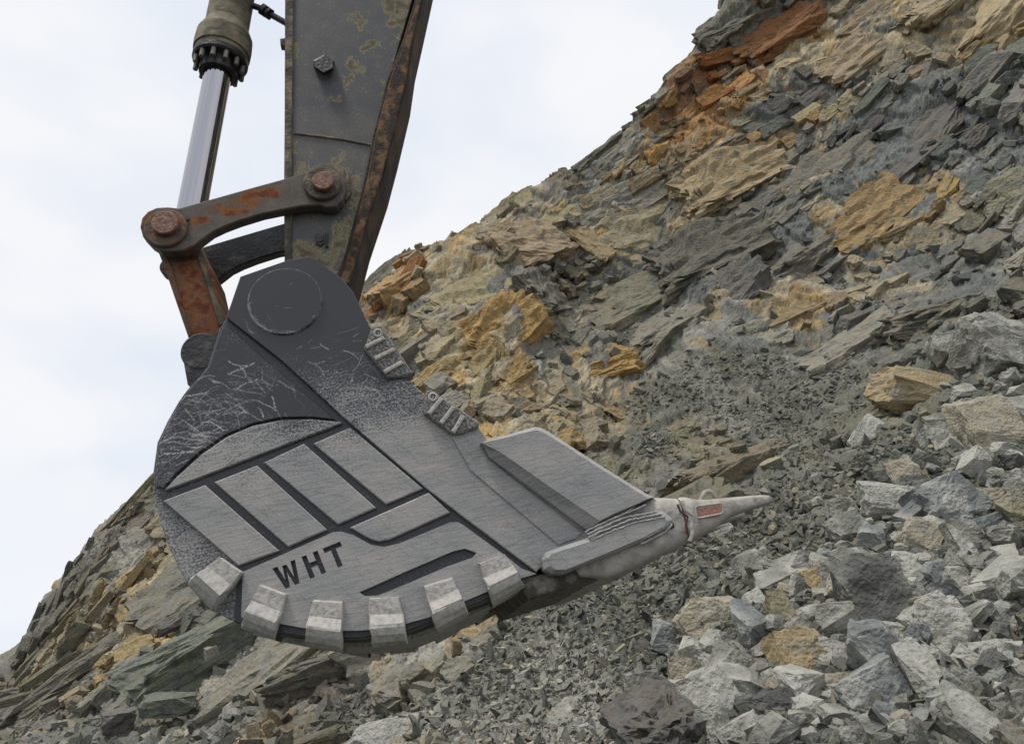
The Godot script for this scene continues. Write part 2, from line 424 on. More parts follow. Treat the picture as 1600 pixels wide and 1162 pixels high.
var grain_t: ImageTexture
var grain_n: ImageTexture
var rock_mats := {}
func rock_mat(kind: String) -> StandardMaterial3D:      # every stone carries a second colour in veins and patches
	if not rock_mats.has(kind):
		var c: Color = ROCK[kind] * 1.22; var o: Color = ROCK[{"grey": "pale", "blue": "pale", "pale": "grey", "tan": "grey", "ochre": "grey", "rust": "ochre", "olive": "grey", "dark": "grey", "scree": "grey", "dirt": "tan", "buff": "grey", "sand": "grey"}[kind]] * 1.22
		var nz := fnl(FastNoiseLite.TYPE_SIMPLEX, 0.008, 6, kind.hash() % 9999)
		var t := ramp_tex(nz, 256, [[0.0, (c * 0.62).linear_to_srgb()], [0.30, (c * 0.85).linear_to_srgb()], [0.48, c.linear_to_srgb()], [0.58, c.lerp(o, 0.25).linear_to_srgb()], [0.68, (c.lerp(o, 0.7) * 1.05).linear_to_srgb()], [1.0, (c.lerp(o, 0.5) * 1.3).linear_to_srgb()]])
		rock_mats[kind] = tri_mat(t, grain_n, 0.75, 0.93, 0.0, 1.0, true)
	return rock_mats[kind]

var block_t: ImageTexture
var block_mats := {}
func block_mat(c: Color) -> StandardMaterial3D:
	var s := c.linear_to_srgb(); var q := Vector3i(int(s.r * 40), int(s.g * 40), int(s.b * 40))
	if not block_mats.has(q):
		var m := tri_mat(block_t, grain_n, 0.55, 0.94, 0.0, 1.0, true)
		m.albedo_color = Color((q.x + 0.5) / 40, (q.y + 0.5) / 40, (q.z + 0.5) / 40); block_mats[q] = m
	return block_mats[q]

# ---------------------------------------------------------------- the bucket
func split(p: PackedVector2Array, a: Vector2, c: Vector2) -> Array:      # the parts of p on the left and on the right of the line a-c
	var d := (c - a).normalized() * 20.0; var n := Vector2(-d.y, d.x)
	return [Geometry2D.intersect_polygons(p, PackedVector2Array([a - d, a + d, a + d + n, a - d + n])), Geometry2D.intersect_polygons(p, PackedVector2Array([a - d, a - d - n, a + d - n, a + d]))]

func on_line(p: Vector2, l: Array) -> bool:
	for q in l:
		var d: Vector2 = (q[1] - q[0]).normalized()
		if absf((p - q[0]).cross(d)) < 0.0006: return true
	return false

func cut_plate(outline: Array, holes: Array, lines: Array, z0: float, z1: float) -> B:      # a plate with cut-out letters and a slot
	var b := B.new(); var pieces := [v2(outline)]
	for l in lines:
		var nx := []
		for p in pieces:
			var inside := false
			for side in split(p, l[0], l[1]): nx.append_array(side)
		pieces = nx
	for h in holes:
		var nx := []
		for p in pieces:
			for q in Geometry2D.clip_polygons(p, h): nx.append(q)
		pieces = nx
	for p in pieces:
		if Geometry2D.is_polygon_clockwise(p): p.reverse()
		face(b, p, z1, 1.0)
		for i in p.size():
			var s: Vector2 = p[i]; var t: Vector2 = p[(i + 1) % p.size()]
			var skip := false
			for l in lines:
				if on_line(s, [l]) and on_line(t, [l]): skip = true
			if skip: continue
			var e := (t - s).normalized()
			b.quad(Vector3(s.x, s.y, z0), Vector3(t.x, t.y, z0), Vector3(t.x, t.y, z1), Vector3(s.x, s.y, z1), Vector3(e.y, -e.x, 0))
	return b

func shroud(a: Vector2, c: Vector2, d: Vector2, e: Vector2, far: bool) -> B:      # a, c: inner edge; e, d: outer edge; wraps round the heel
	var b := B.new(); var rows := []
	var prof := [[-0.02, 0.0], [0.0, 0.058], [0.03, 0.066], [0.36, 0.070], [0.39, 0.073], [0.61, 0.104], [0.66, 0.106], [0.82, 0.092], [0.96, 0.06], [1.03, 0.02], [1.05, -0.2], [0.9, -0.2]]
	for q in prof:
		var row := []
		for g in [-0.012, 0.0, 0.03, 0.97, 1.0, 1.012]:
			var bow: float = 1.0 + 0.05 * sin(PI * clampf(q[0], 0, 1))
			var gg: float = 0.5 + (g - 0.5) * bow
			var p := a.lerp(c, gg).lerp(e.lerp(d, gg), q[0])
			var z: float = q[1] * (1.0 + rng.randf_range(-0.05, 0.05)); p += Vector2(rng.randf_range(-1, 1), rng.randf_range(-1, 1)) * 0.0035
			if g < 0.0 or g > 1.0: z = minf(z, 0.0)
			elif (g == 0.0 or g == 1.0) and z > 0.03: z -= 0.010
			row.append(Vector3(p.x, p.y, -W - z if far else z))
		rows.append(row)
	var mid := Vector3((a.x + c.x + d.x + e.x) / 4, (a.y + c.y + d.y + e.y) / 4, -W + 0.05 if far else -0.05)
	for i in rows.size() - 1:
		for j in 5: b.quad(rows[i][j], rows[i][j + 1], rows[i + 1][j + 1], rows[i + 1][j], (rows[i][j] + rows[i + 1][j + 1]) * 0.5 - mid)
	return b

func build_bucket(M: Dictionary) -> void:
	var t := thing("excavator_bucket", "scratched dark grey rock bucket with pale dusty wear plates and a pointed tooth", "excavator bucket", Vector3(-0.7437,1.7451,-4.0828), 0.08964)
	var body := [-0.83,1.674,-0.86,1.608,-0.868,1.539,-0.892,1.39,-0.93,1.323,-0.978,1.26,-1.014,1.191,-1.056,1.081,-1.09,0.963,-1.087,0.815,-1.07,0.723,-1.011,0.544,-0.951,0.425,-0.857,0.278,-0.736,0.144,-0.565,0.068,-0.376,0.028,-0.183,0.005,0,0.006,0.238,0.042,0.429,0.115,0.654,0.209,0.871,0.311,0.915,0.423,1.148,0.54,0.624,0.921,0.568,1.008,0.27,1.251,0.18,1.333,-0.058,1.663,-0.199,1.906,-0.415,2.063,-0.551,2.028,-0.772,1.916]
	obj("side_plate", plate(body, -0.06, 0.0, 0.006), M.base, t)
	obj("side_plate", plate(body, -W, -W + 0.06, 0.004), M.base, t).set_meta("label", "far side plate of the bucket")
	# shell
	var arc := [-0.847,1.586,-0.892,1.39,-0.93,1.323,-0.978,1.26,-1.014,1.191,-1.056,1.081,-1.09,0.963,-1.087,0.815,-1.07,0.723,-1.011,0.544,-0.951,0.425,-0.857,0.278,-0.736,0.144,-0.565,0.068,-0.376,0.028,-0.183,0.005,0,0.006,0.238,0.042,0.429,0.115,0.654,0.209,0.871,0.311,1.075,0.36]
	var sh := B.new(); var pa := PackedVector2Array(); var cc := Vector2(-0.2, 0.9)
	for i in range(0, arc.size(), 2): pa.append(Vector2(arc[i], arc[i + 1]))
	var inn := PackedVector2Array()
	for p in pa: inn.append(p + (cc - p).normalized() * 0.05)
	for i in pa.size() - 1:
		var e := (pa[i + 1] - pa[i]).normalized(); var o := Vector3(e.y, -e.x, 0)
		if o.dot(Vector3(pa[i].x - cc.x, pa[i].y - cc.y, 0)) < 0: o = -o
		sh.quad(Vector3(pa[i].x, pa[i].y, -0.06), Vector3(pa[i + 1].x, pa[i + 1].y, -0.06), Vector3(pa[i + 1].x, pa[i + 1].y, -W + 0.06), Vector3(pa[i].x, pa[i].y, -W + 0.06), o)
		sh.quad(Vector3(inn[i].x, inn[i].y, -0.06), Vector3(inn[i + 1].x, inn[i + 1].y, -0.06), Vector3(inn[i + 1].x, inn[i + 1].y, -W + 0.06), Vector3(inn[i].x, inn[i].y, -W + 0.06), -o)
	obj("shell", sh, M.steel, t)
	# wear bars round the heel, under the shell
	for z in [-0.34, -0.72, -1.10, -1.48]:
		for seg in [[13, 15], [15, 17], [17, 19]]:
			var q := []
			for i in range(seg[0], seg[1] + 1): q.append(pa[i])
			for i in range(seg[1], seg[0] - 1, -1): q.append(pa[i] + (pa[i] - cc).normalized() * 0.035)
			var fl := []
			for p in q: fl.append_array([p.x, p.y])
			obj("wear_bar", plate(fl, z - 0.16, z, 0.006), M.cast, t)
	# the raised plates of the side
	obj("side_bar", plate([-0.822,1.665,-0.776,1.917,-0.546,2.024,-0.411,2.061,-0.34,2.022,-0.205,1.919,-0.145,1.842,-0.056,1.661,0.04,1.512,0.181,1.334,0.27,1.256,0.417,1.155,0.566,1.077,0.614,1.008,0.659,0.967,1.176,0.549,1.141,0.493,0.973,0.429,0.867,0.329,0.487,0.604,0.296,0.746,-0.138,1.104,-0.508,1.428], -0.002, 0.032, 0.004), M.raised, t)
	obj("upper_plate", plate([-0.838,1.608,-0.824,1.631,-0.569,1.415,-0.196,1.105,-0.323,1.116,-0.478,1.108,-0.615,1.073,-0.747,1.01,-0.867,0.912,-0.97,0.793,-1.02,0.723,-1.055,0.729,-1.07,0.81,-1.075,0.954,-1.042,1.068,-1,1.178,-0.964,1.246,-0.917,1.312,-0.879,1.379,-0.855,1.528], -0.002, 0.02, 0.004), M.base, t)
	obj("wear_strip", plate([0.367,1.115,0.442,1.117,0.573,0.997,0.621,0.907,1.107,0.527,1.072,0.494,0.979,0.463,0.525,0.84], 0.03, 0.041, 0.004), M.raised, t)
	obj("wear_plate", plate([-1.008,0.708,-0.956,0.781,-0.853,0.896,-0.737,0.994,-0.611,1.057,-0.471,1.091,-0.318,1.1,-0.157,1.089,-0.169,1.079], -0.002, 0.028, 0.005), M.raised, t)
	for q in [[-1.007,0.656,-0.813,0.739,-0.414,0.418,-0.603,0.344], [-0.77,0.755,-0.568,0.846,-0.189,0.525,-0.373,0.438], [-0.535,0.862,-0.342,0.967,0.047,0.64,-0.137,0.551], [-0.296,0.968,-0.113,1.06,0.282,0.743,0.097,0.658], [-0.076,0.537,0.313,0.722,0.424,0.621,0.122,0.479,0.073,0.469,0.034,0.478,0.002,0.493]]:
		obj("wear_plate", plate(q, -0.002, 0.03, 0.005), M.raised, t)
	# plate with the cut-out letters and the slot
	var o: Vector2 = v2p([-0.438,0.331]); var e1: Vector2 = v2p([-0.384,0.354]) - o; var e2: Vector2 = v2p([-0.41,0.274]) - o
	var glyphs := [[0, 0, 8.5, 0, 13, 24, 16, 2, 23, 2, 27.5, 24, 31, 0, 39, 0, 32, 37, 24, 37, 19.5, 14, 16, 37, 8, 37], [50, 0, 58.5, 0, 58.5, 13.5, 69.5, 13.5, 69.5, 0, 78, 0, 78, 37, 69.5, 37, 69.5, 21.5, 58.5, 21.5, 58.5, 37, 50, 37], [87, 0, 118, 0, 118, 8, 107, 8, 107, 37, 98.3, 37, 98.3, 8, 87, 8]]
	var holes := []
	for g in glyphs:
		var fl := []
		for i in range(0, g.size(), 2):
			var p: Vector2 = o + e1 * (g[i] / 20.0) + e2 * (g[i + 1] / 20.0)
			fl.append_array([p.x, p.y])
		holes.append(v2(fl))
	var slot := [-0.009,0.222,0.232,0.332,0.443,0.425,0.504,0.44,0.565,0.42,0.543,0.395,0.422,0.352,0.235,0.27,0.082,0.207,0.02,0.204]
	holes.append(v2(slot))
	var l1 := [o + e2 * 0.9, o + e2 * 0.9 + e1]
	var ls := v2([0.004,0.216,0.553,0.411,0.09,0.616])
	var l2 := [v2p([0.004,0.216]), v2p([0.553,0.411])]
	var l0 := [v2p([-0.073,0.614]), v2p([-0.03,-0.001])]
	var lp := cut_plate([-0.576,0.314,-0.368,0.412,-0.158,0.512,-0.119,0.516,-0.059,0.501,0.034,0.453,0.099,0.443,0.172,0.46,0.425,0.57,0.465,0.573,0.495,0.558,0.548,0.52,0.711,0.406,0.792,0.344,0.867,0.319,0.744,0.284,0.613,0.227,0.515,0.186,0.339,0.107,0.238,0.079,0.122,0.052,0,0.043,-0.064,0.042,-0.261,0.053,-0.375,0.073,-0.561,0.102], holes, [l0, l1, l2], -0.002, 0.032)
	var lo := obj("wear_plate", lp, M.raised, t); lo.set_meta("label", "bottom wear plate with the letters WHT cut out")
	obj("pin_cover", disc(Vector3(-0.516,1.773,0.04), 0.201, 0.03, 0.046, 0.004), M.raised, t)
	# heel shrouds
	for q in [[-0.688,0.38,-0.573,0.311,-0.693,0.137,-0.826,0.246], [-0.482,0.253,-0.35,0.205,-0.399,0.007,-0.553,0.057], [-0.227,0.182,-0.082,0.178,-0.076,-0.043,-0.245,-0.017], [0.042,0.193,0.189,0.2,0.233,-0.01,0.072,-0.025], [0.306,0.249,0.442,0.294,0.527,0.126,0.377,0.047], [0.573,0.364,0.702,0.413,0.804,0.254,0.653,0.172]]:
		for far in [false, true]:
			obj("heel_shroud", shroud(Vector2(q[0], q[1]), Vector2(q[2], q[3]), Vector2(q[4], q[5]), Vector2(q[6], q[7]), far), M.cast, t)
	# bolt-on guards along the edge of the side bar
	for g in [[[-0.031,1.628,0.018,1.638,0.204,1.366,0.176,1.345,0.07,1.334,-0.065,1.494], [[-0.055,1.499,0.041,1.559], [-0.003,1.434,0.099,1.493], [0.052,1.359,0.147,1.421]], [0.005,1.588]],
			[[0.28,1.265,0.302,1.276,0.567,1.097,0.562,1.073,0.476,1.034,0.426,1.026,0.271,1.139,0.271,1.231], [[0.299,1.132,0.363,1.22], [0.364,1.081,0.429,1.175], [0.429,1.034,0.481,1.127]], [0.316,1.229]]]:
		var go := obj("edge_guard", plate(g[0], -0.03, 0.066, 0.008), M.guard, t)
		for r in g[1]:
			var p := Vector2(r[0], r[1]); var q := Vector2(r[2], r[3]); var d := (q - p).normalized(); var n := Vector2(-d.y, d.x) * 0.011
			var fl := [p.x + n.x, p.y + n.y, q.x + n.x, q.y + n.y, q.x - n.x, q.y - n.y, p.x - n.x, p.y - n.y]
			obj("rib", plate(fl, 0.064, 0.084, 0.005), M.cast, go)
		var ring := B.new(); lathe(ring, [Vector2(0.019, 0.06), Vector2(0.026, 0.072), Vector2(0.019, 0.076), Vector2(0.014, 0.072), Vector2(0.014, 0.06)], zaxis(Vector3(g[2][0], g[2][1], 0)), 18)
		obj("number_ring", ring, M.cast, go)
		var pip := B.new(); tube(pip, [Vector3(g[2][0] - 0.006, g[2][1] + 0.008, 0.068), Vector3(g[2][0] + 0.006, g[2][1], 0.069), Vector3(g[2][0] - 0.004, g[2][1] - 0.009, 0.068)], 0.004, 6)
		obj("number_mark", pip, M.cast, go)
	# side cutter: a thick blade standing proud, with a wide chamfer along its lower edge
	var ca := v2([0.572,0.977,0.596,0.957,0.62,0.909,0.874,0.721,1.127,0.534,1.239,0.591,1.412,0.677,1.489,0.712,1.449,0.725,1.213,0.871,0.938,1.05,0.899,1.07,0.863,1.076,0.707,1.026,0.606,0.995])
	var cb := v2([0.579,0.968,0.609,0.951,0.673,0.922,0.927,0.746,1.183,0.573,1.254,0.61,1.39,0.668,1.438,0.692,1.406,0.715,1.19,0.849,0.925,1.018,0.888,1.038,0.856,1.044,0.706,0.999,0.616,0.976])
	var cut := B.new(); loft(cut, ca, 0.03, ca, 0.075); loft(cut, ca, 0.075, cb, 0.125); face(cut, cb, 0.125, 1.0); face(cut, ca, 0.03, -1.0)
	obj("side_cutter", cut, M.raised, t)
	# corner of the cutting lip
	var la := v2([0.888,0.383,0.907,0.415,0.953,0.435,1.132,0.495,1.317,0.569,1.526,0.632,1.571,0.593,1.554,0.55,1.405,0.476,1.194,0.393,0.996,0.312,0.938,0.312,0.9,0.333])
	var lb := v2([0.918,0.388,0.934,0.407,0.967,0.417,1.13,0.469,1.31,0.543,1.5,0.604,1.532,0.578,1.516,0.552,1.386,0.486,1.179,0.4,1.003,0.33,0.952,0.329,0.927,0.347])
	var lip := B.new(); loft(lip, la, 0.0, la, 0.095); loft(lip, la, 0.095, lb, 0.122); face(lip, lb, 0.122, 1.0); face(lip, la, 0.0, -1.0)
	obj("lip_corner", lip, M.raised, t)
	obj("cutting_lip", plate([0.747,0.294,0.871,0.317,0.995,0.334,1.419,0.491,1.556,0.546,1.594,0.507,1.41,0.396,1.206,0.308,1.007,0.249,0.827,0.191], -W, 0.0, 0.008), M.steel, t)
	for k in 4:
		var off := k * 4.6
		var w0: Array = [[Vector3(1.109,0.517,0.118),Vector3(1.209,0.567,0.118),Vector3(1.311,0.611,0.118),Vector3(1.43,0.659,0.118)], [Vector3(1.118,0.504,0.12),Vector3(1.225,0.554,0.12),Vector3(1.319,0.595,0.12),Vector3(1.481,0.624,0.12)], [Vector3(1.124,0.491,0.122),Vector3(1.224,0.534,0.122),Vector3(1.342,0.582,0.122),Vector3(1.507,0.614,0.122)], [Vector3(1.136,0.476,0.122),Vector3(1.236,0.519,0.122),Vector3(1.357,0.566,0.122),Vector3(1.526,0.601,0.122)]][k]
		var wb := B.new(); tube(wb, dense(w0, 0.012, 0.0025), 0.0055, 7, 0.22); obj("weld_bead", wb, M.raised, t)
	for w0 in [[Vector3(1.388,0.484,0.112),Vector3(1.456,0.514,0.112),Vector3(1.511,0.54,0.112),Vector3(1.54,0.57,0.112)], [Vector3(1.389,0.462,0.105),Vector3(1.47,0.496,0.105),Vector3(1.525,0.526,0.105),Vector3(1.562,0.568,0.105)]]:
		var wb := B.new(); tube(wb, dense(w0, 0.012, 0.003), 0.006, 7, 0.2); obj("weld_bead", wb, M.raised, t)
	# adapters and teeth: the corner one in view, the others along the lip behind it
	for k in 5:
		var dz := -0.42 * k
		var nose := B.new(); var secs := []
		for q in [[[1.09,0.306,1.027,0.408], 0.06], [[1.239,0.298,1.163,0.501], 0.07], [[1.374,0.348,1.293,0.609], 0.085], [[1.464,0.391,1.406,0.679], 0.108], [[1.53,0.424,1.481,0.718], 0.117], [[1.618,0.464,1.567,0.719], 0.108], [[1.657,0.481,1.616,0.717], 0.10]]:
			var lo2 := Vector2(q[0][0], q[0][1]); var hi := Vector2(q[0][2], q[0][3]); var m := (lo2 + hi) * 0.5
			secs.append([Vector3(m.x, m.y, dz - 0.02), (hi - lo2) * 0.5, q[1]])
		sections(nose, secs, 3.4); var no := obj("adapter", nose, M.tooth, t)
		var tooth := B.new(); secs = []
		for q in [[[1.664,0.485,1.625,0.718], 0.10], [[1.681,0.488,1.641,0.726], 0.107], [[1.713,0.502,1.672,0.725], 0.106], [[1.735,0.516,1.7,0.718], 0.097], [[1.804,0.553,1.78,0.716], 0.086], [[1.878,0.602,1.862,0.725], 0.077], [[1.919,0.626,1.912,0.731], 0.068], [[1.999,0.658,1.994,0.739], 0.062], [[2.091,0.687,2.087,0.748], 0.054], [[2.138,0.702,2.133,0.747], 0.044], [[2.157,0.711,2.153,0.737], 0.028]]:
			var lo2 := Vector2(q[0][0], q[0][1]); var hi := Vector2(q[0][2], q[0][3]); var m := (lo2 + hi) * 0.5
			secs.append([Vector3(m.x, m.y, dz - 0.02), (hi - lo2) * 0.5, q[1]])
		sections(tooth, secs, 3.2); var to := obj("tooth", tooth, M.tooth, t)
		if k == 0:
			var seam := B.new(); tube(seam, dense([Vector3(1.606,0.673,0.083),Vector3(1.617,0.639,0.083),Vector3(1.656,0.61,0.083),Vector3(1.641,0.567,0.083),Vector3(1.645,0.521,0.083)], 0.015, 0.001), 0.005, 6, 0.1); obj("joint_seam", seam, M.red, no)
			var ridge := B.new(); tube(ridge, dense([Vector3(1.629,0.691,0.079),Vector3(1.646,0.644,0.079),Vector3(1.685,0.615,0.079),Vector3(1.674,0.568,0.079),Vector3(1.674,0.522,0.079),Vector3(1.657,0.483,0.079)], 0.02, 0.0), 0.012, 8, 0.05); obj("collar", ridge, M.tooth, to)
			var hole_disc := disc(Vector3(1.56,0.56,0.099), 0.016, 0.05, 0.0995, 0.001); obj("painted_lock_hole", hole_disc, M.black, no)  # solid black disc: the shade of an uncut lock hole, put into its colour
			var fr := [1.701,0.657,1.708,0.664,1.834,0.683,1.847,0.676,1.847,0.639,1.836,0.629,1.717,0.604,1.704,0.61]
			obj("recess", plate([1.708,0.653,1.833,0.676,1.843,0.669,1.84,0.639,1.829,0.632,1.718,0.61,1.708,0.617], 0.03, 0.0805, 0.002), M.orange, to)
			var rim := B.new(); var rp := []
			for i in range(0, fr.size(), 2): rp.append(Vector3(fr[i], fr[i + 1], 0.081 - (fr[i] - fr[0]) * 0.02))
			rp.append(rp[0]); tube(rim, dense(rp, 0.02), 0.0055, 6); obj("recess_rim", rim, M.tooth, to)
			var eye := B.new(); tube(eye, dense([Vector3(1.755,0.705,0),Vector3(1.771,0.737,0),Vector3(1.787,0.758,0),Vector3(1.809,0.765,0),Vector3(1.826,0.755,0),Vector3(1.841,0.735,0),Vector3(1.853,0.711,0)], 0.01), 0.012, 8); obj("lifting_eye", eye, M.tooth, to)
	# hinge ears for the link
	for z in [-0.52, -1.06]:
		var ear := disc(Vector3(-1.106,1.681,-0.52), 0.12, z - 0.08, z, 0.008); ext(ear, v2([-1.005,1.837,-0.923,2.024,-0.695,1.645,-0.994,1.309,-1.155,1.465,-1.204,1.627]), z - 0.08, z - 0.004, 0.004)
		obj("ear", ear, M.dark, t)
	obj("ear_pin", disc(Vector3(-1.106,1.681,-0.52), 0.054, -1.13, -0.53, 0.006), M.dark, t)
	obj("pin_boss", disc(Vector3(-0.516,1.773,0.04), 0.219, -W + 0.04, -0.05, 0.004), M.dark, t)

func v2p(a: Array) -> Vector2: return Vector2(a[0], a[1])

# ---------------------------------------------------------------- the arm with its linkage and cylinder
func along(a: Vector3, c: Vector3) -> Transform3D:
	var y := (c - a).normalized(); var x := y.cross(Vector3(0, 0, 1)).normalized()
	return Transform3D(Basis(x, y, x.cross(y)), a)

func build_arm(M: Dictionary) -> void:
	var t := thing("dipper_stick", "mud splashed dark grey excavator arm with rusty edge, links and chrome cylinder rod", "excavator arm", Vector3(-0.7437,1.7451,-4.0828), 0.08964)
	var z := -0.64
	var box := B.new(); box.map = amap
	ext(box, v2([-1.268,8.497,-0.888,4.577,-0.79,3.425,-0.739,2.905,-0.674,2.276,-0.602,2.072,-0.381,2.104,-0.334,2.292,-0.204,3.065,-0.1,3.894,0.069,4.856,0.56,8.804]), -1.02, z, 0.003); obj("arm_box", box, M.arm, t)
	var nose := B.new(); nose.map = amap
	ext(nose, v2([-0.336,2.315,-0.675,2.417] + [-0.675,1.669,-0.619,1.594,-0.501,1.553,-0.385,1.603,-0.319,1.722]), -1.0, -0.66, 0.004); obj("arm_nose", nose, M.arm, t)
	# belly plate: its edge stands proud of the side, rusty; and the back plate
	var bp := v2([-0.347,2.272,-0.296,2.492,-0.215,3.051,-0.183,3.386,-0.111,3.876,-0.014,4.254,0.059,4.643,0.589,8.772,0.668,8.785,0.127,4.649,0.068,4.213,0.045,3.888,-0.027,3.397,-0.084,3.059,-0.186,2.609,-0.254,2.192,-0.264,2.1,-0.341,2.096])
	var belly := B.new(); ext(belly, bp, -1.03, -0.622, 0.006); obj("belly_plate", belly, M.belly, t)
	obj("edge_bar", plate([-0.195,3.038,-0.163,3.373,-0.091,3.861,0.006,4.237,0.075,4.624,0.607,8.737,0.643,8.743,0.109,4.627,0.051,4.193,0.028,3.87,-0.043,3.381,-0.1,3.044,-0.197,2.597,-0.258,2.21,-0.324,2.225,-0.277,2.482], -0.63, -0.604, 0.008), M.rust_edge, t)
	obj("back_plate", plate([-1.272,8.459,-1.216,8.468,-0.841,4.561,-0.742,3.413,-0.692,2.894,-0.642,2.314,-0.686,2.312,-0.747,2.891,-0.794,3.409], -1.03, -0.622, 0.005), M.grime, t)
	var seam := B.new(); tube(seam, dense([Vector3(-0.728,3.379,-0.638),Vector3(-0.547,3.37,-0.638),Vector3(-0.368,3.349,-0.638),Vector3(-0.184,3.319,-0.638)], 0.02, 0.001), 0.009, 7, 0.1); obj("weld_bead", seam, M.grime, t)
	# lug block on the side
	var lug := B.new(); var la := v2([-0.655,4.036,-0.577,4.095,-0.499,4.037,-0.498,3.967,-0.567,3.91,-0.645,3.973]); var lb := v2([-0.629,3.958,-0.562,4.015,-0.499,3.968,-0.499,3.911,-0.554,3.867,-0.621,3.913])
	loft(lug, la, -0.645, lb, -0.57); face(lug, lb, -0.57, 1.0); obj("lug", lug, M.dark, t)
	for q in [[[-0.512,2.573,-0.493,2.593,-0.458,2.58,-0.449,2.523,-0.472,2.493,-0.502,2.51], 0.0], [[-0.447,2.6,-0.431,2.611,-0.422,2.495,-0.438,2.485], 0.0], [[-0.5,2.53,-0.455,2.547,-0.454,2.532,-0.499,2.515], 0.008]]:
		obj("cast_mark", plate(q[0], -0.645, -0.626 + q[1], 0.004), M.dark, t)
	# upper pin boss on the arm
	obj("pin_boss", disc(Vector3(-0.474,2.932,-0.62), 0.161, -1.05, -0.622, 0.008), M.grime, t)
	obj("keeper_plate", plate([-0.363,3.095,-0.322,3.067,-0.298,2.904,-0.324,2.842,-0.349,2.901,-0.341,3.029], -0.63, -0.605, 0.004), M.grime, t)
	# rocker links, near and far
	var link := [-1.603,2.531,-1.602,2.598,-1.573,2.647,-1.522,2.679,-1.455,2.687,-1.381,2.682,-1.149,2.778,-0.913,2.875,-0.736,2.946,-0.598,3.005,-0.552,3.059,-0.494,3.083,-0.425,3.067,-0.37,3.019,-0.334,2.945,-0.325,2.87,-0.345,2.804,-0.379,2.753,-0.433,2.74,-0.484,2.757,-0.608,2.74,-0.713,2.709,-0.849,2.668,-0.986,2.609,-1.082,2.559,-1.152,2.513,-1.209,2.453,-1.251,2.409,-1.306,2.374,-1.375,2.361,-1.455,2.366,-1.52,2.405,-1.576,2.462]
	for q in [[-0.62, -0.54], [-1.14, -1.06]]:
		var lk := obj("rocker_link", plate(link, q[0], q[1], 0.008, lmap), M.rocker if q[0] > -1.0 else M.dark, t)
		if q[0] > -1.0:
			obj("boss", disc(Vector3(-1.437,2.518,-0.52), 0.135, -0.545, -0.515, 0.008), M.link, lk)
			obj("boss", disc(Vector3(-0.48,2.906,-0.52), 0.124, -0.545, -0.50, 0.008), M.grime, lk)
	obj("linkage_pin", disc(Vector3(-1.431,2.534,-0.5), 0.084, -1.16, -0.475, 0.008), M.pin, t)
	obj("linkage_pin", disc(Vector3(-0.467,2.894,-0.46), 0.07, -1.16, -0.455, 0.006), M.pin, t)
	obj("locking_bolt", disc(Vector3(-1.319,2.602,-0.5), 0.016, -0.54, -0.53, 0.002), M.dark, t)
	# bucket link: a box casting with raised flanges
	var bl := obj("bucket_link", plate([-1.608,2.623,-1.588,2.707,-1.503,2.746,-1.403,2.717,-1.346,2.637,-1.261,2.491,-1.165,2.321,-1.047,1.959,-0.991,1.763,-1.039,1.644,-1.153,1.628,-1.209,1.755,-1.245,1.845,-1.353,2.104,-1.456,2.349,-1.535,2.468], -1.04, -0.68, 0.008, lmap), M.rust, t)
	obj("flange", plate([-1.304,2.492,-1.277,2.503,-1.192,2.318,-1.03,1.929,-1.06,1.914,-1.212,2.285], -1.04, -0.66, 0.006), M.grime, bl)
	obj("flange", plate([-1.514,2.425,-1.49,2.426,-1.42,2.335,-1.224,1.842,-1.241,1.828,-1.456,2.306], -1.04, -0.665, 0.006), M.rust, bl)
	var stop := disc(Vector3(-1.496,2.421,-0.9), 0.07, -0.94, -0.86, 0.006); obj("grease_boss", stop, M.dark, bl)
	# cylinder on the centre plane
	var p0: Vector3 = [Vector3(-1.43,2.8,-0.9)][0]; var p1: Vector3 = [Vector3(-1.397,4.13,-0.9)][0]; var ax := along(p1, p1 + (p1 - p0)); var px := 4.883e-3
	var cyl := B.new(); var rod := B.new()
	lathe(rod, [Vector2(0, -2.0), Vector2(20.3 * px, -2.0), Vector2(20.3 * px, 0.2)], along(p0, p1).translated_local(Vector3(0, 2.0, 0)), 48)
	var barrel := B.new()
	lathe(barrel, [Vector2(33 * px, 5.0), Vector2(33 * px, 80 * px), Vector2(35 * px, 74 * px), Vector2(42 * px, 58 * px), Vector2(43 * px, 40 * px), Vector2(42.5 * px, 26 * px), Vector2(40 * px, 25 * px), Vector2(40 * px, 18 * px), Vector2(30 * px, 17 * px)], ax, 48)
	var co := obj("hydraulic_cylinder", barrel, M.barrel, t)
	obj("piston_rod", rod, M.chrome, co)
	var gl := B.new(); lathe(gl, [Vector2(40 * px, 19 * px), Vector2(41.5 * px, 17 * px), Vector2(41.5 * px, 10 * px), Vector2(39 * px, 7 * px), Vector2(28 * px, 6.5 * px), Vector2(27 * px, -5 * px), Vector2(28.5 * px, -6 * px), Vector2(28 * px, -13 * px), Vector2(21 * px, -14 * px)], ax, 40)
	obj("gland", gl, M.dark, co)
	for i in 12:
		var a := TAU * i / 12.0
		var bo := B.new(); var xf := ax.translated_local(Vector3(cos(a) * 35 * px, 0, sin(a) * 35 * px))
		lathe(bo, [Vector2(0, -7 * px), Vector2(3.4 * px, -7 * px), Vector2(4 * px, -6 * px), Vector2(4 * px, 8 * px)], xf, 10); obj("bolt", bo, M.bolt, co)
	# oil pipe from the cylinder to the arm
	var pipe := B.new(); tube(pipe, [Vector3(-1.231,4.757,-0.9),Vector3(-1.169,4.736,-0.9),Vector3(-1.096,4.691,-0.9),Vector3(-0.929,4.591,-0.9),Vector3(-0.823,4.511,-0.9)], 0.024, 10); var pi := obj("oil_pipe", pipe, M.dark, t)
